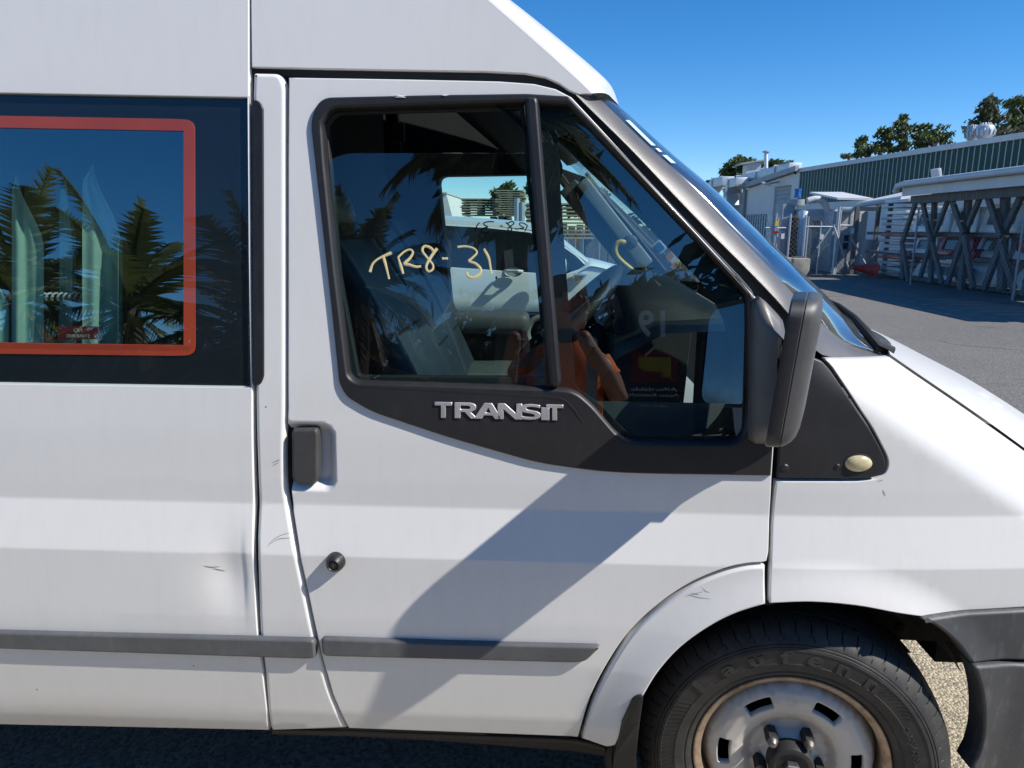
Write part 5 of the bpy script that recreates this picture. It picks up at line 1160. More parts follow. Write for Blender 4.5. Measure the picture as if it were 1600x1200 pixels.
# ---------------------------------------------------------------- rack shed full of canopies
RX = 10.75
def onrack(x, y, dx=0.0): return atX(x, y, RX + dx)
rack = thing('storage_rack', 'open timber rack shed with crossed braces under a metal roof', 'rack', (RX + 1.2, 19, 0))
ra0 = onrack(1366, 318); ra1 = atX(1720, 296, RX)
yf, yn = float(atX(1408, 300, RX - .5)[1]), 10.5
zr_far = 2.62; zr_near = 2.62
zf = onrack(1500, 300)[2]
ZR0 = zf
def fascia(z): return z
for i, (za, zb2, dx, mt) in enumerate(((ZR0 - .02, ZR0 + .22, -.02, 'flash'),)):
    MB().prism([(RX + dx - .45, yf, za), (RX + dx - .45, yn, za), (RX + dx - .45, yn, zb2), (RX + dx - .45, yf, zb2)], (.05, 0, 0)).build('fascia_board', M[mt], rack, smooth=False)
MB().tube([(RX - .62, yf + .1, ZR0 + .10), (RX - .62, yf, ZR0 + .26), (RX - .62, yf - .4, ZR0 + .30), (RX - .62, yn, ZR0 + .30)], .085, 12).build('gutter_pipe', M['flash'], rack)
# ribbed roof sheets
ns_ = 18
for i in range(ns_):
    ya = yf - (yf - yn) * i / ns_; yb = yf - (yf - yn) * (i + 1) / ns_ + .01; rows = []
    for x, z in ((RX - .55, ZR0 + .24), (RX + 2.3, ZR0 + .48)): rows.append([(x, ya + (yb - ya) * j / 8, z + (.03 if j % 2 else 0)) for j in range(9)])
    MB().grid(rows).build('roof_sheet', M['galvdull'], rack, smooth=False, fix=False)
MB().box((RX - .15, (yf + yn) / 2, ZR0 - .12), (.12, yf - yn, .22)).build('beam', M['timber'], rack, smooth=False); MB().box((RX + 2.1, (yf + yn) / 2, ZR0 + .22), (.12, yf - yn, .22)).build('beam', M['timber'], rack, smooth=False)
def z5(x, y): return (1340 + x / 5.0, 240 + y / 5.0)
def strut(a, b, w=.15, dx=0.0, name='brace'):
    pa = onrack(*z5(*a), dx); pb = onrack(*z5(*b), dx); MB().bar(pa, pb, w, w * .6, up=(1, 0, 0)).build(name, M['timber'], rack, smooth=False, bevel=.008, segs=1)
for a, b, w, dx, nm in (((455, 380), (350, 690), .15, 0, 'brace'), ((345, 680), (400, 1000), .15, 0, 'brace'), ((350, 700), (352, 985), .14, .08, 'post'),
                        ((508, 372), (572, 690), .14, -.06, 'brace'), ((705, 368), (580, 690), .14, .05, 'brace'), ((572, 690), (490, 965), .14, .05, 'brace'), ((580, 690), (660, 1015), .14, -.06, 'brace'), ((603, 360), (570, 1010), .17, .16, 'post'),
                        ((735, 360), (830, 625), .15, -.06, 'brace'), ((962, 335), (838, 620), .15, .06, 'brace'), ((835, 620), (703, 1015), .15, .06, 'brace'), ((835, 640), (905, 1055), .15, -.06, 'brace'), ((868, 330), (805, 1080), .20, .16, 'post'),
                        ((1015, 330), (1120, 650), .15, -.06, 'brace'), ((1285, 322), (1142, 620), .17, .06, 'brace'), ((1140, 650), (990, 1062), .17, .06, 'brace'), ((1118, 700), (1222, 1060), .15, -.06, 'brace'), ((1155, 330), (1125, 1070), .22, .16, 'post'),
                        ((1340, 310), (1440, 640), .16, -.06, 'brace'), ((1590, 300), (1450, 640), .16, .06, 'brace'), ((1450, 640), (1290, 1110), .16, .06, 'brace'), ((1450, 640), (1570, 1120), .16, -.06, 'brace'), ((1475, 320), (1440, 1110), .22, .16, 'post')):
    strut(a, b, w, dx, nm)
for y in (22.2, 19.6, 17.2, 15.0, 12.8): MB().box((RX + 2.1, y, (ZR0 + .3) / 2), (.16, .16, ZR0 + .3)).build('post', M['timber'], rack, smooth=False)
SH = [.18, .86, 1.48]
for z in SH:
    for x in (RX + .35, RX + 1.5, RX + 2.7): MB().box((x, (25.0 + yn) / 2, z - .06), (.09, 25.0 - yn, .10)).build('shelf_bearer', M['timber'], rack, smooth=False)
# canopies
def canopy(label, y0, y1, z, h, mat, dx=.42, depth=1.5, win=True, tone='canopyglass'):
    t = thing('vehicle_canopy', label, 'canopy', (RX + dx + depth / 2, (y0 + y1) / 2, z), 'vehicle canopies on the rack')
    x0 = RX + dx; L = y0 - y1; hw = .10
    surf_poly = fillet([(y1, z, .06), (y1 + .10 * L, z + h, .16), (y0 - .04 * L, z + h, .16), (y0, z, .06)], 5)
    wn_ = fillet([(y1 + .20 * L, z + .28 * h, .07), (y1 + .22 * L, z + .86 * h, .10), (y0 - .14 * L, z + .86 * h, .10), (y0 - .12 * L, z + .28 * h, .07)], 4)
    def mapx(o):
        for v in o.data.vertices: v.co = Vector((x0 + (v.co.y) + .12 * (v.co.z - z) / h, v.co.x, v.co.z)) - Vector(org(t))
        o.data.update(); o.parent = t; ORIGIN[o.name] = org(t)
        o.data.flip_normals()
    o = skin('shell_side', surf_poly, [wn_] if win else [], FLAT1(0.0), mat, None, norm=False, rings=((.02, 0), (.006, .006), (0, .02), (0, .05)), step=.06, gx=.3, gz=.3, hole_rings=((.02, 0), (0, .015), (0, .05))); mapx(o)
    if win:
        g = skin('canopy_window', wn_, [], FLAT1(.045), M[tone], None, norm=False, rings=((0, 0), (0, .003)), step=.08, gx=.3, gz=.3); mapx(g)
    mb = MB(); rows = []
    for x_, k in ((x0 + .05, 0), (x0 + .12, .0), (x0 + depth - .15, 0.0), (x0 + depth, 1)):
        rows.append([(x_ + .10 * ((zz - z) / h) * (1 if k == 0 else -1), yy, zz) for yy, zz in surf_poly])
    mb.grid(rows, closed=True); mb.add(rows[-1], [tuple(range(len(rows[-1])))]); mb.build('shell_top', mat, t, angle=40, fix=True)
    return t
W, R_, G_ = M['canopywhite'], M['canopyred'], M['canopygrey']
for lab, xa, xb2, lev, h, mat, win in (
    ('white canopy on top shelf with a clear blue sky window, farthest of four', 1420, 1480, 2, .62, W, True),
    ('white canopy on top shelf with a plain cream window behind crossed braces', 1482, 1522, 2, .66, W, True),
    ('white canopy on top shelf with the broadest cream window', 1526, 1592, 2, .70, W, True),
    ('white canopy on top shelf cut by the edge of the photo', 1597, 1680, 2, .70, W, True),
    ('small white canopy on middle shelf beside the red one', 1425, 1462, 1, .46, W, True),
    ('dark red canopy on middle shelf', 1464, 1520, 1, .56, R_, True),
    ('silver canopy with rounded nose on middle shelf next to red', 1524, 1578, 1, .58, G_, True),
    ('white canopy on middle shelf with red patch behind it at the edge of the photo', 1584, 1670, 1, .58, W, True),
    ('low white canopy on the bottom shelf at the far end', 1430, 1500, 0, .40, W, True),
    ('broad silver canopy without window on the bottom shelf', 1508, 1584, 0, .56, G_, False),
    ('white canopy on the bottom shelf at the near end', 1590, 1690, 0, .5, W, True)):
    ya = atX(xa, 380, RX + .42)[1]; yb = atX(xb2, 380, RX + .42)[1]; canopy(lab, ya, yb, SH[lev], h, mat, win=win)
# rolls and bumpers lying among the canopies
for i, (x0, x1, y, mt, lab) in enumerate(((1508, 1524, 396, 'canopyred', 'bright red bumper piece lying between red and silver canopies'), (1590, 1612, 384, 'canopyred', 'red folded panel on middle shelf near the photo edge'), (1480, 1512, 424, 'timber', 'dark box on the bottom shelf under the red canopy'))):
    a = atX(x0, y, RX + .3); b = atX(x1, y, RX + .3); mb = MB(); mb.box(((a[0] + b[0]) / 2 + .1, (a[1] + b[1]) / 2, a[2]), (.3, abs(a[1] - b[1]), .26)); o = mb.build('spare_panel', M[mt], None, bevel=.06, segs=3, at=(a[0], (a[1] + b[1]) / 2, a[2] - .13)); tag(o, lab, 'panel')
# flat covers stacked at the far end
cols = ['canopygrey', 'flash', 'canopygrey', 'canopyred', 'canopygrey', 'flash', 'canopygrey', 'canopyred', 'flash', 'canopygrey', 'canopygrey', 'canopywhite', 'canopygrey', 'flash']
for i in range(14):
    z = .10 + i * .175; c = cols[i]; a = atX(1372 + 1.0 * (i % 3), 380, RX + .25); b = atX(1410, 380, RX + .25)
    mb = MB(); mb.box((RX + .95 + .04 * sin(i * 3), (a[1] + b[1]) / 2, z + .05), (1.4, abs(a[1] - b[1]) * (.95 + .05 * sin(i)), .10 if i % 4 else .06)); o = mb.build('tray_cover', M[c], None, bevel=.02, at=(RX + .95, (a[1] + b[1]) / 2, z))
    nth = ['lowest', 'second lowest', 'third lowest', 'fourth lowest', 'fifth lowest', 'sixth lowest', 'seventh lowest', 'seventh from the top', 'sixth from the top', 'fifth from the top', 'fourth from the top', 'third from the top', 'second from the top', 'topmost'][i]
    tag(o, {'canopyred': 'dark red', 'flash': 'pale', 'canopygrey': 'silver grey', 'canopywhite': 'white'}[c] + ' tray cover, ' + nth + ' of the far rack stack', 'tray cover', 'tray covers stacked at the rack end')
# ---------------------------------------------------------------- lean-to roof, cabinet, dust extractor
FY = 24.9
def onf(x, y, dy=0.0): return atY(x, y, FY + dy)
cab = thing('plant_cabinet', 'tall pale steel cabinet with a flat canopy behind the gate', 'cabinet', (11.2, 27.2, 0))
c0 = onf(1303, 330, 1.6); c1 = onf(1357, 330, 1.6); zc = c0[2]
MB().box(((c0[0] + c1[0]) / 2, 27.6, zc / 2), (c1[0] - c0[0], 2.2, zc)).build('body', M['dustgrey'], cab, bevel=.02)
for i in range(1, 4): MB().box((c0[0] + (c1[0] - c0[0]) * i / 4, 26.49, zc / 2), (.03, .02, zc * .96)).build('panel_joint', M['galvdull'], cab, smooth=False)
a = onf(1322, 372, 1.55); 
for k in range(2): MB().box((a[0] + .02, 26.48, a[2] - k * .28), (.16, .03, .22)).build('vent_grille', M['dark'], cab, smooth=False)
cr0 = onf(1300, 313, 1.2); cr1 = onf(1362, 313, 1.2)
MB().prism([(cr0[0] + .15, 26.0, cr0[2] + .02), (cr1[0], 26.0, cr1[2] - .0), (cr1[0], 28.9, cr1[2] + .35), (cr0[0] + .15, 28.9, cr0[2] + .35)], (0, 0, .07)).build('canopy_roof', M['flash'], cab, smooth=False)
MB().box(((cr0[0] + cr1[0]) / 2 + .2, 25.95, cr0[2] - .30), (1.3, .35, .12)).build('canopy_light', M['flash'], cab, bevel=.02)
dx_ = thing('dust_extractor', 'grey dust extractor with a blue motor and curved pipe on top', 'extractor', (9.0, 28, 0))
e = lambda x, y, dy=2.6: onf(x, y, dy)
a = e(1246, 327); b = e(1282, 345); zt_ = a[2]; zb_ = b[2]
MB().prism([(a[0] + .1, 27.5, zt_), (b[0] + .35, 27.5, zt_), (b[0] + .75, 27.5, zt_ - .5), (b[0] + .3, 27.5, zb_), (a[0], 27.5, zb_)], (0, 1.4, 0)).build('hood', M['dustgrey'], dx_, smooth=False)
a = e(1270, 335, 3.2); b = e(1302, 428, 3.2); MB().box(((a[0] + b[0]) / 2, 28.6, a[2] / 2 + .1), (b[0] - a[0], 1.2, a[2] + .2)).build('filter_housing', M['dustgrey'], dx_, bevel=.03)
a = e(1252, 345); MB().lathe([(.0, 0), (.16, 0), (.22, .1), (.30, .9), (.24, 1.6), (.18, 2.0), (.16, 2.2)], (a[0] - .05, 27.2, .0), (0, 0, 1), 18).build('dust_bag', M['canopywhite'], dx_, angle=80)
a = e(1249, 316); MB().lathe([(.0, -.06), (.30, -.06), (.30, .17), (.0, .17)], (a[0] + .05, 28.0, a[2] - .05), (0, 0, 1), 24).build('fan_housing', M['galvdull'], dx_)
m0 = e(1253, 305); MB().lathe([(.0, -.05), (.125, -.05), (.125, .04), (.11, .05), (.11, .20), (.125, .21), (.125, .28), (.0, .28)], (m0[0], 28.0, m0[2] - .02), (0, 0, 1), 18).build('motor', M['bluemotor'], dx_)
pp = [e(x, y) for x, y in spline([(1262, 314), (1274, 311), (1285, 314), (1291, 323), (1293, 335)], 5)]; MB().tube(pp, .125, 14).build('curved_pipe', M['flash'], dx_)
pp = [e(x, y, 2.0) for x, y in spline([(1243, 340), (1240, 360), (1238, 385), (1240, 410), (1243, 428)], 5)]; MB().tube(pp, .15, 12).build('flexible_hose', M['dark'], dx_)
a = e(1228, 318); b = e(1239, 420); MB().box(((a[0] + b[0]) / 2, 28.3, a[2] / 2), (abs(b[0] - a[0]), .9, a[2])).build('control_cabinet', M['galvdull'], dx_, bevel=.02)
a = e(1241, 342); MB().box((a[0], 27.2, a[2]), (.14, .08, .24)).build('yellow_tag', M['yellow'], dx_, smooth=False)
# lean-to roof between green wall and rack
a = onwall(1315, 314, 3.2); b = onwall(1425, 300, 3.2)
lt = thing('lean_to_roof', 'low pale lean-to roof between green cladding and rack shed', 'roof', (a[0], a[1], 0))
a1 = onf(1338, 322, 1.0); b1 = onf(1408, 312, -1.0)
MB().prism([tuple(a1), tuple(b1), (b1[0] + 2.4, b1[1] + .4, b1[2] + .45), (a1[0] + 2.0, a1[1] + .4, a1[2] + .45)], (0, 0, .12)).build('roof_sheet', M['flash'], lt, smooth=False)
MB().tube([a1 + np.array([0, -.1, .02]), b1 + np.array([0, -.1, .02])], .08, 8).build('gutter', M['galv'], lt)
for q in (a1, b1): MB().bar((q[0] + 1.0, q[1] + .5, 0), (q[0] + 1.0, q[1] + .5, q[2] + .2), .12, .12).build('post', M['timber'], lt, smooth=False)
# floodlight on the rack roof
a = atX(1463, 272, RX + .2); t = thing('floodlight', 'square white floodlight on a small tripod above the rack roof', 'floodlight', (a[0], a[1], ZR0 + .3))
MB().box(a, (.10, .42, .30), Matrix.Rotation(-.25, 3, 'Y')).build('lamp_head', M['flash'], t, bevel=.02)
for dy, dxx in ((.0, 0), (-.30, .1), (.9, .1)): MB().tube([a + np.array([0, 0, -.12]), (a[0] + dxx, a[1] + dy, ZR0 + .32)], .022, 6).build('leg', M['galvdull'], t)
# ---------------------------------------------------------------- chain-link fence, gate, blocks, cone
fen = thing('chain_link_fence', 'chain link fence with galvanised posts in front of the plant', 'fence', (9.5, FY, 0))
H_ = 2.55
for x, yt, yb, w in ((1206, 333, 428, .03), (1209, 340, 430, .03), (1228, 334, 428, .035), (1252, 336, 424, .04), (1256, 338, 424, .03), (1276, 346, 426, .025), (1301, 323, 431, .055), (1304, 328, 431, .04)):
    a = onf(x, yb); b = onf(x + .0, yt); MB().tube([(a[0], FY, .0), (a[0], FY, b[2])], w, 8).build('post', M['galv'], fen)
a = onf(1329, 431); b = onf(1333, 322); MB().box((a[0], FY, b[2] / 2), (.13, .13, b[2])).build('post', M['timber'], fen, smooth=False)
a = onf(1378, 431, .1); b = onf(1386, 318, .1); MB().box((a[0], FY, b[2] / 2), (.12, .12, b[2])).build('post', M['timber'], fen, smooth=False)
for x0, x1, y in ((1196, 1228, 356), (1256, 1301, 354), (1303, 1329, 352)):
    a = onf(x0, y); b = onf(x1, y); MB().tube([a, (b[0], FY, a[2])], .028, 8).build('rail', M['galv'], fen)
for pa, pb in (((1303, 354), (1326, 420)), ((1298, 356), (1276, 388)), ((1331, 374), (1352, 412))):
    MB().tube([onf(*pa, -.05), onf(*pb, -.05)], .032, 8).build('brace', M['galv'], fen)
for pa, pb in (((1352, 412), (1372, 434)),): MB().tube([onf(*pa, -.05), onf(*pb, -.05)], .032, 8).build('brace', M['dark'], fen)
for x, y, mt in ((1214, 349, 'yellow'), (1223, 369, 'stickerwhite'), (1284, 370, 'stickerwhite'), (1332, 361, 'stickerwhite')):
    a = onf(x, y, -.06); MB().box(a, (.11, .03, .18)).build('tag_plate', M[mt], fen, smooth=False)
a = onf(1211, 363, -.05); MB().box(a, (.22, .02, .08)).build('notice_plate', M['canopyred'], fen, smooth=False)
def mesh_panel(p0, p1, z0, z1, parent, pitch=.11, r=.004):
    p0 = np.array(p0, float); p1 = np.array(p1, float); L = np.linalg.norm((p1 - p0)[:2]); d = (p1 - p0) / L; h = z1 - z0; mb = MB(); s = -h
    nrm = np.array([-d[1], d[0], 0]) * r
    while s < L:
        for sg in (1, -1):
            ua, ub = (s, s + h); za, zb = (z0, z1) if sg > 0 else (z1, z0)
            t0 = max(0, -ua / h); t1 = min(1, (L - ua) / h)
            if t1 > t0:
                A = p0 + d * (ua + t0 * h); B = p0 + d * (ua + t1 * h); A = np.array([A[0], A[1], za + (zb - za) * t0]); B = np.array([B[0], B[1], za + (zb - za) * t1])
                o = np.array([0, 0, r * 1.2]); mb.add([A - o, B - o, B + o, A + o, A + nrm, B + nrm], [(0, 1, 2, 3), (0, 1, 5, 4)])
        s += pitch * 1.4
    o = mb.build('wire_mesh', M['galvdull'], parent, smooth=False, fix=False); o['kind'] = 'stuff'; return o
a = onf(1196, 380); b = onf(1329, 380); mesh_panel((a[0], FY, 0), (b[0], FY, 0), .05, 2.0, fen)
rf_ = thing('mesh_fence', 'light chain link fence along the open side of the rack', 'fence', (RX - .35, 18, 0))
for pa, pb in (((465, 430), (408, 1035)), ((1285, 380), (1208, 1150))):
    a = atX(*z5(*pb), RX - .35); b = atX(*z5(*pa), RX - .35); MB().tube([(RX - .35, a[1], 0), (RX - .35, a[1], max(1.6, b[2]))], .028, 8).build('post', M['galvdull'], rf_)
mesh_panel((RX - .35, 24.7, 0), (RX - .35, 11.5, 0), .06, 1.45, rf_, .11, .0022)
a = onf(1213, 340, -.5)
for lab, x0, x1, yt in (('weathered concrete block nearer the windscreen edge', 1206, 1237, 403), ('weathered concrete block standing clear on the road side', 1238, 1267, 404)):
    a = atY(x0, 431, 23.4); b = atY(x1, yt, 23.4); w = b[0] - a[0]; h = b[2]
    mb = MB(); mb.prism([(a[0], 23.4, 0), (b[0] - .12, 23.4, 0), (b[0], 23.4, .22), (b[0], 23.4, h), (a[0], 23.4, h)], (0, .9, 0)); o = mb.build('concrete_block', M['concrete'], None, bevel=.03, at=((a[0] + b[0]) / 2, 23.8, 0)); tag(o, lab, 'concrete block', 'concrete blocks by the fence')
    MB().box(((a[0] + b[0]) / 2, 23.85, h + .03), (.35, .12, .05)).build('lifting_eye', M['timber'], o, smooth=False)
a = atZ(1372, 434); ax_ = Vector((-1, .10, .12)).normalized()
cone = thing('traffic_cone', 'orange traffic cone lying on its side beside the fence post', 'traffic cone', (a[0], a[1], 0))
MB().lathe([(.24, 0), (.20, .05), (.06, .74), (.03, .75), (.0, .75)], Vector((a[0] - .1, a[1], .24)), ax_, 20).build('cone_body', M['orange'], cone)
MB().box(Vector((a[0] - .1, a[1], .24)), (.05, .46, .46), Vector((1, 0, 0)).rotation_difference(ax_).to_matrix()).build('base', M['orange'], cone, bevel=.01)
a = onf(1364, 395, .5); tag(MB().lathe([(.0, 0), (.29, 0), (.29, 1.2), (.0, 1.2)], (a[0], FY + .8, 0), (0, 0, 1), 20).build('steel_drum', M['galvdull'], None, at=(a[0], FY + .8, 0)), 'upright grey steel drum between cabinet and rack', 'drum')
# ---------------------------------------------------------------- trees beyond the roofs
def clumps(mb, rnd, c, rad, n, size, flat=1.0):
    for _ in range(n):
        while True:
            p = Vector((rnd.uniform(-1, 1), rnd.uniform(-1, 1), rnd.uniform(-1, 1)))
            if .25 < p.length < 1: break
        p = Vector((c[0] + p.x * rad[0], c[1] + p.y * rad[1], c[2] + p.z * rad[2]))
        for k in range(3):
            ax = Vector((rnd.gauss(0, 1), rnd.gauss(0, 1), rnd.gauss(0, 1) * flat)).normalized(); t = ax.orthogonal().normalized(); b = ax.cross(t); s = size * rnd.uniform(.5, 1.2)
            q = p + Vector((rnd.gauss(0, 1), rnd.gauss(0, 1), rnd.gauss(0, .7))) * size * .5
            mb.add([q - t * s, q + b * s * .35, q + t * s, q - b * s * .35], [(0, 1, 2, 3)])
def tree(name, label, D, pix_c, blobs, leaf, seed, size=.35, dens=1.0, group='trees beyond the buildings'):
    """blobs: crown masses as (x, y, rx, ry) in photograph pixels at the tree's distance D"""
    rnd = random.Random(seed); base = atY(pix_c, 300, D); t = thing(name, label, 'tree', (base[0], D, 0), group)
    k = D / F_PX * 1.02; cs = []
    for x, y, rx, ry in blobs: p = atY(x, y, D + rnd.uniform(-1.2, 1.2)); cs.append((p, rx * k, ry * k))
    top = max(c[0][2] for c in cs)
    MB().tube([(base[0], D, -.2), (base[0] + .1, D, top * .4), (base[0] - .1, D, top * .7), (base[0], D, top * .9)], [.30, .24, .15, .04], 9).build('trunk', M['bark'], t)
    for p, rx, ry in cs:
        z0 = max(top * .35, p[2] - abs(p[0] - base[0]) * .6 - ry * .6); mb = MB(); mb.tube([(base[0], D, z0), ((base[0] + p[0]) / 2, (D + p[1]) / 2, (z0 + p[2]) / 2 + .15), tuple(p)], [.13, .09, .04], 6); mb.build('limb', M['bark'], t)
    mb = MB()
    for p, rx, ry in cs:
        n = int(165 * dens * max(.4, (rx * ry) / (size * size * 14)))
        for j in range(5):                                       # each mass is several sprays with gaps between them
            a = rnd.uniform(0, 2 * pi); q = Vector(p) + Vector((cos(a) * rx * .55, rnd.uniform(-.6, .6) * rx, sin(a) * ry * .5)); clumps(mb, rnd, q, (rx * .52, rx * .5, ry * .40), max(6, n // 6), size)
    mb.build('crown', leaf, t, smooth=False, fix=False); return t
tree('pine_tree', 'bushy pine behind the ducts at the left of the roofs', 62, 1158, [(1160, 252, 18, 9), (1146, 262, 16, 10), (1175, 262, 16, 9), (1136, 270, 10, 7), (1163, 270, 18, 8), (1150, 278, 16, 8)], M['pine'], 3, 0.26, 1.2)
tree('pine_tree', 'rounded tree behind the flue pipe', 64, 1208, [(1200, 258, 14, 8), (1214, 259, 12, 8), (1206, 268, 16, 7)], M['pine'], 4, 0.26, 1.2)
tree('pine_tree', 'low round tree right of the flue pipe', 66, 1232, [(1231, 258, 10, 6), (1234, 264, 10, 6), (1226, 266, 9, 6)], M['pine'], 5, 0.25, 1.2)
tree('shrub_tree', 'small grey green tree at the far left of the ducts', 58, 1102, [(1102, 288, 6, 5), (1104, 296, 8, 6)], M['gum'], 6, 0.22, 1.2)
tree('pine_tree', 'narrow layered pine, first left of the group over the green roof', 66, 1350, [(1349, 220, 8, 6), (1345, 229, 12, 6), (1352, 238, 14, 7), (1340, 241, 8, 5)], M['pine'], 7, 0.24, 1.2)
tree('pine_tree', 'broad pine between the narrow and the tallest pine', 66, 1382, [(1384, 202, 9, 6), (1376, 212, 14, 7), (1392, 216, 12, 7), (1382, 226, 18, 7), (1370, 234, 10, 6), (1396, 232, 10, 6)], M['pine'], 8, 0.24, 1.1)
tree('pine_tree', 'tallest thin pine with tiered branches over the green roof', 66, 1408, [(1409, 186, 7, 6), (1405, 195, 11, 5), (1413, 204, 12, 6), (1404, 214, 11, 6), (1416, 222, 10, 6), (1408, 231, 12, 6)], M['pine'], 9, 0.22, 1.1)
tree('pine_tree', 'wide flat topped pine right of the tallest pine', 66, 1452, [(1440, 200, 16, 7), (1462, 203, 18, 8), (1476, 213, 14, 7), (1450, 213, 18, 8), (1432, 214, 10, 7), (1466, 222, 18, 6), (1440, 226, 10, 5)], M['pine'], 10, 0.25, 1.1)
tree('shrub_tree', 'tiny bush showing over the green roof edge', 60, 1322, [(1322, 243, 7, 4)], M['gum'], 12, 0.19, 1.2)
tree('gum_tree', 'tall grey green conical tree near the right edge', 55, 1545, [(1547, 160, 11, 9), (1541, 175, 16, 10), (1552, 184, 18, 11), (1536, 194, 18, 10), (1524, 205, 14, 8), (1556, 203, 18, 9), (1545, 210, 22, 8)], M['gum'], 13, 0.26, 1.5)
tree('pine_tree', 'dark spreading pine at the right edge of the photo', 60, 1590, [(1578, 160, 13, 8), (1594, 156, 14, 8), (1608, 166, 16, 10), (1584, 178, 14, 9), (1602, 190, 18, 9), (1580, 196, 12, 8), (1622, 180, 16, 12)], M['pine'], 14, 0.28, 1.3)
tree('gum_tree', 'low yellowish green bush under the dark spreading pine', 50, 1592, [(1590, 206, 16, 7), (1604, 202, 14, 8), (1576, 211, 12, 5)], M['gum'], 15, 0.24, 1.4)
tree('shrub_tree', 'dark tree behind the taller pallet stack', 40, 795, [(792, 294, 10, 7), (778, 304, 10, 7), (800, 310, 16, 12), (770, 318, 10, 8)], M['pine'], 16, 0.20, 1.3)
tree('shrub_tree', 'dark tree rising behind the window bar', 38, 835, [(828, 296, 10, 10), (842, 310, 14, 14), (836, 330, 16, 12)], M['pine'], 17, 0.20, 1.3)
tree('shrub_tree', 'bushy green tree seen through the far windscreen', 30, 960, [(925, 305, 20, 16), (950, 330, 22, 18), (975, 352, 24, 20), (1000, 372, 22, 18), (905, 330, 16, 20)], M['gum'], 18, 0.19, 1.4)
# ---------------------------------------------------------------- behind the photographer: what the glass reflects
def palm(label, x, y, h, nf, L, seed, lean=0.0, dead=6, group='palms behind the photographer'):
    rnd = random.Random(seed); t = thing('palm_tree', label, 'palm', (x, y, 0), group)
    top = Vector((x + lean, y, h)); mb = MB(); pts = []; rs = []
    for i in range(13):
        f = i / 12; pts.append((x + lean * f * f, y, h * f)); rs.append(.19 - .05 * f + (.015 if i % 2 else 0))
    mb.tube(pts, rs, 10); mb.build('trunk', M['bark'], t)
    for i in range(nf + dead):
        isd = i >= nf; az = rnd.uniform(0, 2 * pi) if isd else 2 * pi * (i * .381966); el = radians(rnd.uniform(-55, -20)) if isd else radians(80 - 105 * (i / nf) + rnd.uniform(-8, 8)); LL = L * rnd.uniform(.8, 1.1) * (.8 if isd else 1)
        d = Vector((cos(az) * cos(el), sin(az) * cos(el), sin(el))); p = top.copy(); mb = MB(); path = [p.copy()]
        for s in range(12):
            p = p + d * LL / 12; d = (d + Vector((0, 0, -.085 - .02 * s / 12))).normalized(); path.append(p.copy())
        mb.tube(path, [.022 * (1 - k / 13) + .004 for k in range(13)], 5)
        side = Vector((-sin(az), cos(az), 0))
        for s in range(2, 12):
            for m_ in range(3):
                q = path[s].lerp(path[min(12, s + 1)], m_ / 3); fw_ = (path[min(12, s + 1)] - path[s - 1]).normalized(); ll = LL * .30 * sin(pi * min(1, .15 + .82 * s / 12)) ** .7
                for sg in (-1, 1):
                    tip = q + side * sg * ll * .72 + fw_ * ll * .55 + Vector((0, 0, -.22 * ll - (.35 * ll if isd else 0) + rnd.uniform(-.05, .05))); w = Vector((0, 0, .018)) + fw_ * .022
                    mb.add([q - w, q + w, tip], [(0, 1, 2)])
        mb.build('frond', M['deadleaf'] if isd else M['palmleaf'], t, smooth=False, fix=False)
    return t
palm('palm with long arching fronds mirrored in the rear side window', -3.6, -8.2, 1.9, 26, 2.0, 21)
palm('taller leaning palm mirrored beside the curtains', -5.6, -8.6, 2.5, 26, 1.9, 22, -.3)
palm('low palm mirrored at the edge of the red border', -3.1, -7.6, 1.6, 22, 1.9, 23)
palm('tall palm mirrored over the dark rear window edge', -8.2, -9.5, 2.7, 24, 2.1, 24)
palm('spiky palm mirrored in the open door window', -2.15, -6.7, 2.5, 30, 1.15, 25)
sp = palm('shaggy palm with a skirt of dead fronds mirrored beside the window bar', -.28, -5.5, 3.9, 34, 1.5, 26, -.1, dead=26)
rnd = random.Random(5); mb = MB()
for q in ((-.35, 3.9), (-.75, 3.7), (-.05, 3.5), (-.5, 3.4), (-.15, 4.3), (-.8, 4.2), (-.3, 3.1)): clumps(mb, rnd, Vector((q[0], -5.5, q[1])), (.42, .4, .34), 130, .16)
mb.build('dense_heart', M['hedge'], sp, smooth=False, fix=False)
def bush(name, label, x, y, w, h, seed, leaf='hedge', size=.22, n=900):
    rnd = random.Random(seed); t = thing(name, label, 'bush', (x, y, 0), 'bushes behind the photographer'); mb = MB(); mb.tube([(x, y, 0), (x + .1, y, h * .7)], [.10, .03], 7); mb.build('trunk', M['bark'], t)
    mb = MB()
    for j in range(7):
        q = Vector((x + rnd.uniform(-.5, .5) * w, y + rnd.uniform(-.3, .3), h * rnd.uniform(.3, .75))); clumps(mb, rnd, q, (w * .36, .6, h * .32), n // 8, size)
    mb.build('crown', M[leaf], t, smooth=False, fix=False)
hg = thing('hedge', 'long dark hedge along the yard edge behind the photographer', 'hedge', (-4, -9.6, 0))
for i in range(11):
    rnd = random.Random(40 + i); x, y, h = -13 + i * 1.7, -9.4 - .4 * (i % 3), 1.9 + .7 * (i % 2) + .3 * (i % 3); mb = MB()
    for j in range(7): clumps(mb, rnd, Vector((x + rnd.uniform(-.5, .5) * 2.4, y + rnd.uniform(-.3, .3), h * rnd.uniform(.3, .75))), (.86, .6, h * .32), 110, .22)
    mb.build('hedge_bush', M['hedge'], hg, smooth=False, fix=False)
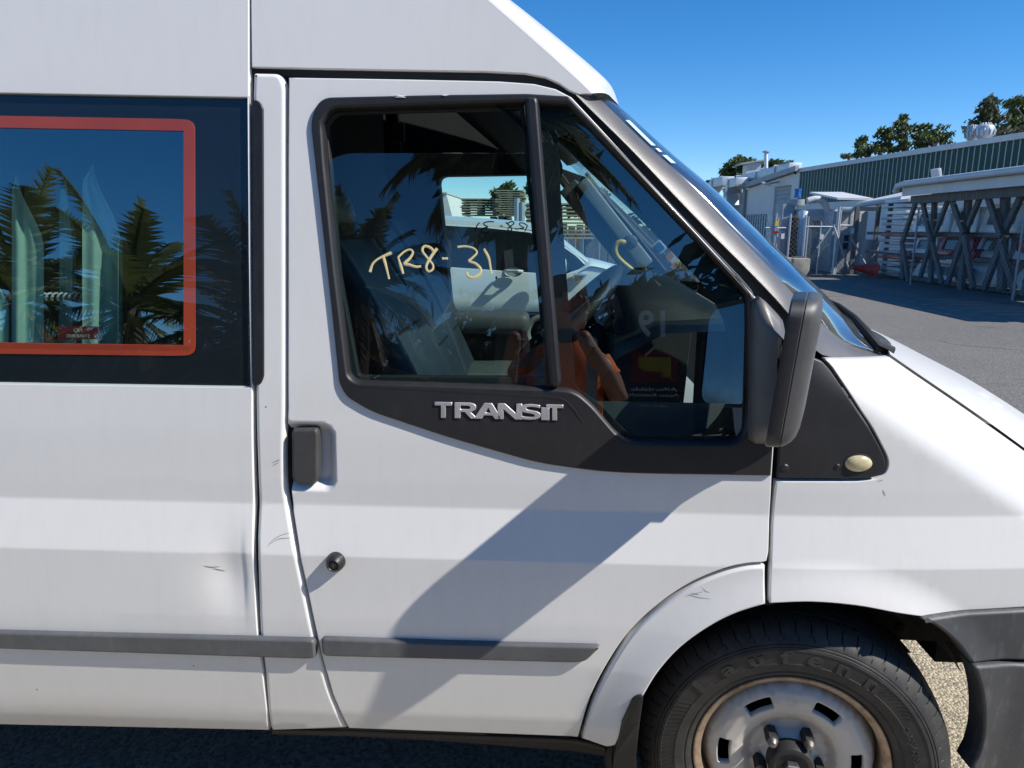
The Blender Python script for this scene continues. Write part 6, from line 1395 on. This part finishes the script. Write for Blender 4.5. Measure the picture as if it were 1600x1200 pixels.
for i, (x, y, h) in enumerate(((3.2, -7.5, 3.4), (5.4, -8.2, 4.2), (7.8, -9.0, 4.6), (1.6, -9.5, 3.2))):
    bush('yard_tree', ['small leafy tree', 'broad leafy tree', 'tallest leafy tree', 'slender leafy tree'][i] + ' mirrored in the quarter pane', x, y, 2.8, h, 60 + i, 'hedge', .24, 1500)
# black notice board with signs, mirrored in the quarter pane
nb = thing('notice_board', 'black notice board with 19 and a red logo, mirrored in the quarter pane', 'notice board', (.86, -4.2, 0))
bx0, by0 = .86, -4.2
MB().box((bx0, by0 - .03, 1.08), (.62, .04, 2.16)).build('board', M['board'], nb, bevel=.006)
def bp(cx, cz):
    return lambda x, y, h: np.array([bx0 + cx - x, by0 - .008 + h, cz + y])
letters('board_number', '19', M['canopygrey'], nb, bp(0, 1.78), .26, .004, .006)
MB().box((bx0, by0 - .008, 1.54), (.36, .006, .30)).build('logo_plate', M['darkred'], nb)
lg = [(.12, .10), (-.13, .10), (-.13, -.09), (-.06, -.09), (-.06, -.02), (.08, -.02), (.12, .03)]
MB().prism([(bx0 - x, by0 - .003, 1.54 + z) for x, z in lg], (0, .004, 0)).build('logo_mark', M['mustard'], nb)
letters('board_text', 'Affordable', M['letterwhite'], nb, bp(0, 1.27), .085, .004); letters('board_text', 'Auto Rentals', M['letterwhite'], nb, bp(0, 1.18), .075, .004); letters('board_text', 'call us now', M['galv'], nb, bp(0, 1.02), .05, .004)
for sx in (-.28, .28): MB().box((bx0 + sx, by0 - .06, .9), (.04, .04, 1.8)).build('stand_leg', M['galvdull'], nb)
ps = thing('poster_stand', 'narrow white poster stand with a blue heading beside the black board', 'poster', (1.50, -4.0, 0))
MB().box((1.50, -4.0, 1.2), (.20, .03, 1.3), Matrix.Rotation(-.1, 3, 'Y')).build('poster', M['stickerwhite'], ps); MB().box((1.44, -3.98, 1.65), (.17, .012, .26), Matrix.Rotation(-.1, 3, 'Y')).build('heading', M['stickerblue'], ps)
for k in range(3): MB().box((1.47 + .01 * k, -3.98, 1.43 - .13 * k), (.15, .012, .08), Matrix.Rotation(-.1, 3, 'Y')).build('print_block', M['board'], ps)
MB().box((1.56, -4.03, .35), (.05, .03, .7)).build('foot', M['galvdull'], ps)
# ---------------------------------------------------------------- the photographer, seen only as a reflection
per = thing('person', 'person in an orange vest holding up a phone, mirrored in the quarter pane', 'person', (.10, -1.86, 0))
def skinned(name, pts, edges, radii, mat, parent, levels=2):
    me = bpy.data.meshes.new(name); o0 = org(parent); me.from_pydata([tuple(np.array(p) - o0) for p in pts], edges, []); o = bpy.data.objects.new(name, me); COL.objects.link(o)
    md = o.modifiers.new('s', 'SKIN'); 
    for v, r in zip(me.skin_vertices[0].data, radii): v.radius = r if isinstance(r, tuple) else (r, r)
    me.skin_vertices[0].data[0].use_root = True
    sb = o.modifiers.new('d', 'SUBSURF'); sb.levels = levels; sb.render_levels = levels
    dg = bpy.context.evaluated_depsgraph_get(); m2 = bpy.data.meshes.new_from_object(o.evaluated_get(dg)); COL.objects.unlink(o); bpy.data.objects.remove(o)
    return link_mesh(name, m2, mat, parent, True, 80)
px_, py_ = .10, -1.86
V = [(px_, py_, .92), (px_, py_, 1.12), (px_, py_, 1.32), (px_, py_ + .01, 1.42), (px_, py_ + .03, 1.50), (px_, py_ + .05, 1.57), (px_, py_ + .075, 1.66), (px_, py_ + .07, 1.73)]
Rr = [(.15, .115), (.14, .105), (.16, .115), (.135, .095), (.062, .062), (.060, .062), (.078, .095), (.072, .088)]
Ed = [(i, i + 1) for i in range(7)]
def limb(start, pts, rads):
    b = start
    for p, r in zip(pts, rads): V.append(p); Rr.append(r); Ed.append((b, len(V) - 1)); b = len(V) - 1
    return b
limb(3, [(px_ + .18, py_, 1.39), (px_ + .25, py_ + .03, 1.15), (px_ + .17, py_ + .26, 1.34), (px_ + .05, py_ + .40, 1.49)], [.075, .050, .040, .030])
limb(3, [(px_ - .18, py_, 1.39), (px_ - .27, py_ + .03, 1.15), (px_ - .25, py_ + .26, 1.34), (px_ - .22, py_ + .40, 1.49)], [.075, .050, .040, .030])
for sx in (-1, 1): limb(0, [(px_ + .10 * sx, py_, .84), (px_ + .11 * sx, py_ + .01, .48), (px_ + .12 * sx, py_ - .02, .09), (px_ + .13 * sx, py_ + .14, .04)], [.10, .066, .045, .042])
body_o = skinned('body', V, Ed, Rr, M['skin'], per)
# vest, trousers, hair, boots over the body
def shell(name, prof, mat, parent, n=28, seamf=None):
    rows = [[(px_ + rx * abs(cos(a)) ** .8 * (1 if cos(a) > 0 else -1), py_ + dy + ry * sin(a), z) for a in np.linspace(0, 2 * pi, n + 1)[:-1]] for z, rx, ry, dy in prof]
    return MB().grid(rows, closed=True).build(name, mat, parent, angle=80, fix=True)
vest = shell('hi_vis_vest', [(.78, .188, .142, 0), (.95, .180, .138, 0), (1.12, .176, .135, 0), (1.30, .196, .145, 0), (1.40, .190, .132, 0), (1.46, .15, .11, .01), (1.50, .085, .085, .02)], M['vest'], per)
for sx in (-.115, .115): MB().grid([[(px_ + sx + d, py_ + .02 + (.149 if z < 1.35 else .13) * (1 - (abs(sx) / .3) ** 2), z) for d in (-.026, .026)] for z in np.linspace(.80, 1.42, 8)]).build('reflective_tape', M['tapegrey'], vest, fix=False)
shell('reflective_tape', [(.94, .186, .145, 0), (.99, .185, .144, 0)], M['tapegrey'], vest)
shell('collar', [(1.46, .10, .095, .02), (1.53, .075, .078, .03)], M['navy'], per)
shell('trousers', [(.70, .19, .135, 0), (.95, .19, .135, 0)], M['navy'], per)
for sx in (-1, 1): MB().tube([(px_ + .10 * sx, py_, .88), (px_ + .11 * sx, py_ + .01, .48), (px_ + .12 * sx, py_ - .02, .10)], [.125, .095, .085], 14).build('trouser_leg', M['navy'], per); MB().box((px_ + .13 * sx, py_ + .07, .045), (.10, .28, .09)).build('boot', M['rubber'], per, bevel=.03, segs=3); MB().tube([(px_ + .14 * sx, py_, 1.40), (px_ + .20 * sx, py_ + .01, 1.32)], [.080, .072], 12).build('sleeve', M['vest'], per)
MB().lathe([(.0, .125), (.06, .115), (.088, .075), (.096, .03), (.092, .0)], (px_, py_ + .055, 1.665), (0, 0, 1), 20).build('hair', M['hair'], per)
for sx in (-.032, .032): MB().lathe([(0, -.006), (.011, -.003), (.012, .004)], (px_ + sx, py_ + .165, 1.675), (0, 1, 0), 10).build('eye', M['dark'], per)
MB().tube([(px_, py_ + .15, 1.685), (px_, py_ + .185, 1.645), (px_, py_ + .165, 1.635)], [.008, .015, .010], 8).build('nose', M['skin'], per)
MB().box((px_, py_ + .158, 1.605), (.05, .012, .010)).build('mouth', M['red'], per, bevel=.004)
for hx, sg in ((px_ + .05, -1), (px_ - .22, 1)):
    w_ = Vector((hx, py_ + .40, 1.49)); hv = [w_, w_ + Vector((.0, .02, .05)), ]; 
    V2 = [tuple(w_), tuple(w_ + Vector((sg * .005, .015, .045))), tuple(w_ + Vector((sg * .008, .02, .085)))]; E2 = [(0, 1), (1, 2)]; R2 = [.026, (.036, .018), (.038, .016)]
    for f in range(4):
        bq = w_ + Vector((-sg * .030 + sg * f * .020, .02, .088)); ln = (.07, .078, .074, .058)[f]; i0 = len(V2)
        V2 += [tuple(bq), tuple(bq + Vector((sg * .008, .012, ln * .45))), tuple(bq + Vector((sg * .022, .018, ln * .72)))]; E2 += [(2, i0), (i0, i0 + 1), (i0 + 1, i0 + 2)]; R2 += [.0095, .009, .0075]
    i0 = len(V2); V2 += [tuple(w_ + Vector((sg * .038, .025, .045))), tuple(w_ + Vector((sg * .055, .02, .075)))]; E2 += [(1, i0), (i0, i0 + 1)]; R2 += [.011, .009]
    skinned('hand', V2, E2, R2, M['skin'], per, 1)
ph = MB().box((-.035, -1.437, 1.535), (.155, .009, .076)).build('phone', M['phone'], None, bevel=.004, at=(-.035, -1.437, 1.535)); tag(ph, 'black phone held sideways in both hands of the person in orange', 'phone')
MB().lathe([(0, -.0005), (.008, -.0005), (.009, .0)], (-.09, -1.4322, 1.55), (0, 1, 0), 16).build('lens_ring', M['chrome'], ph)
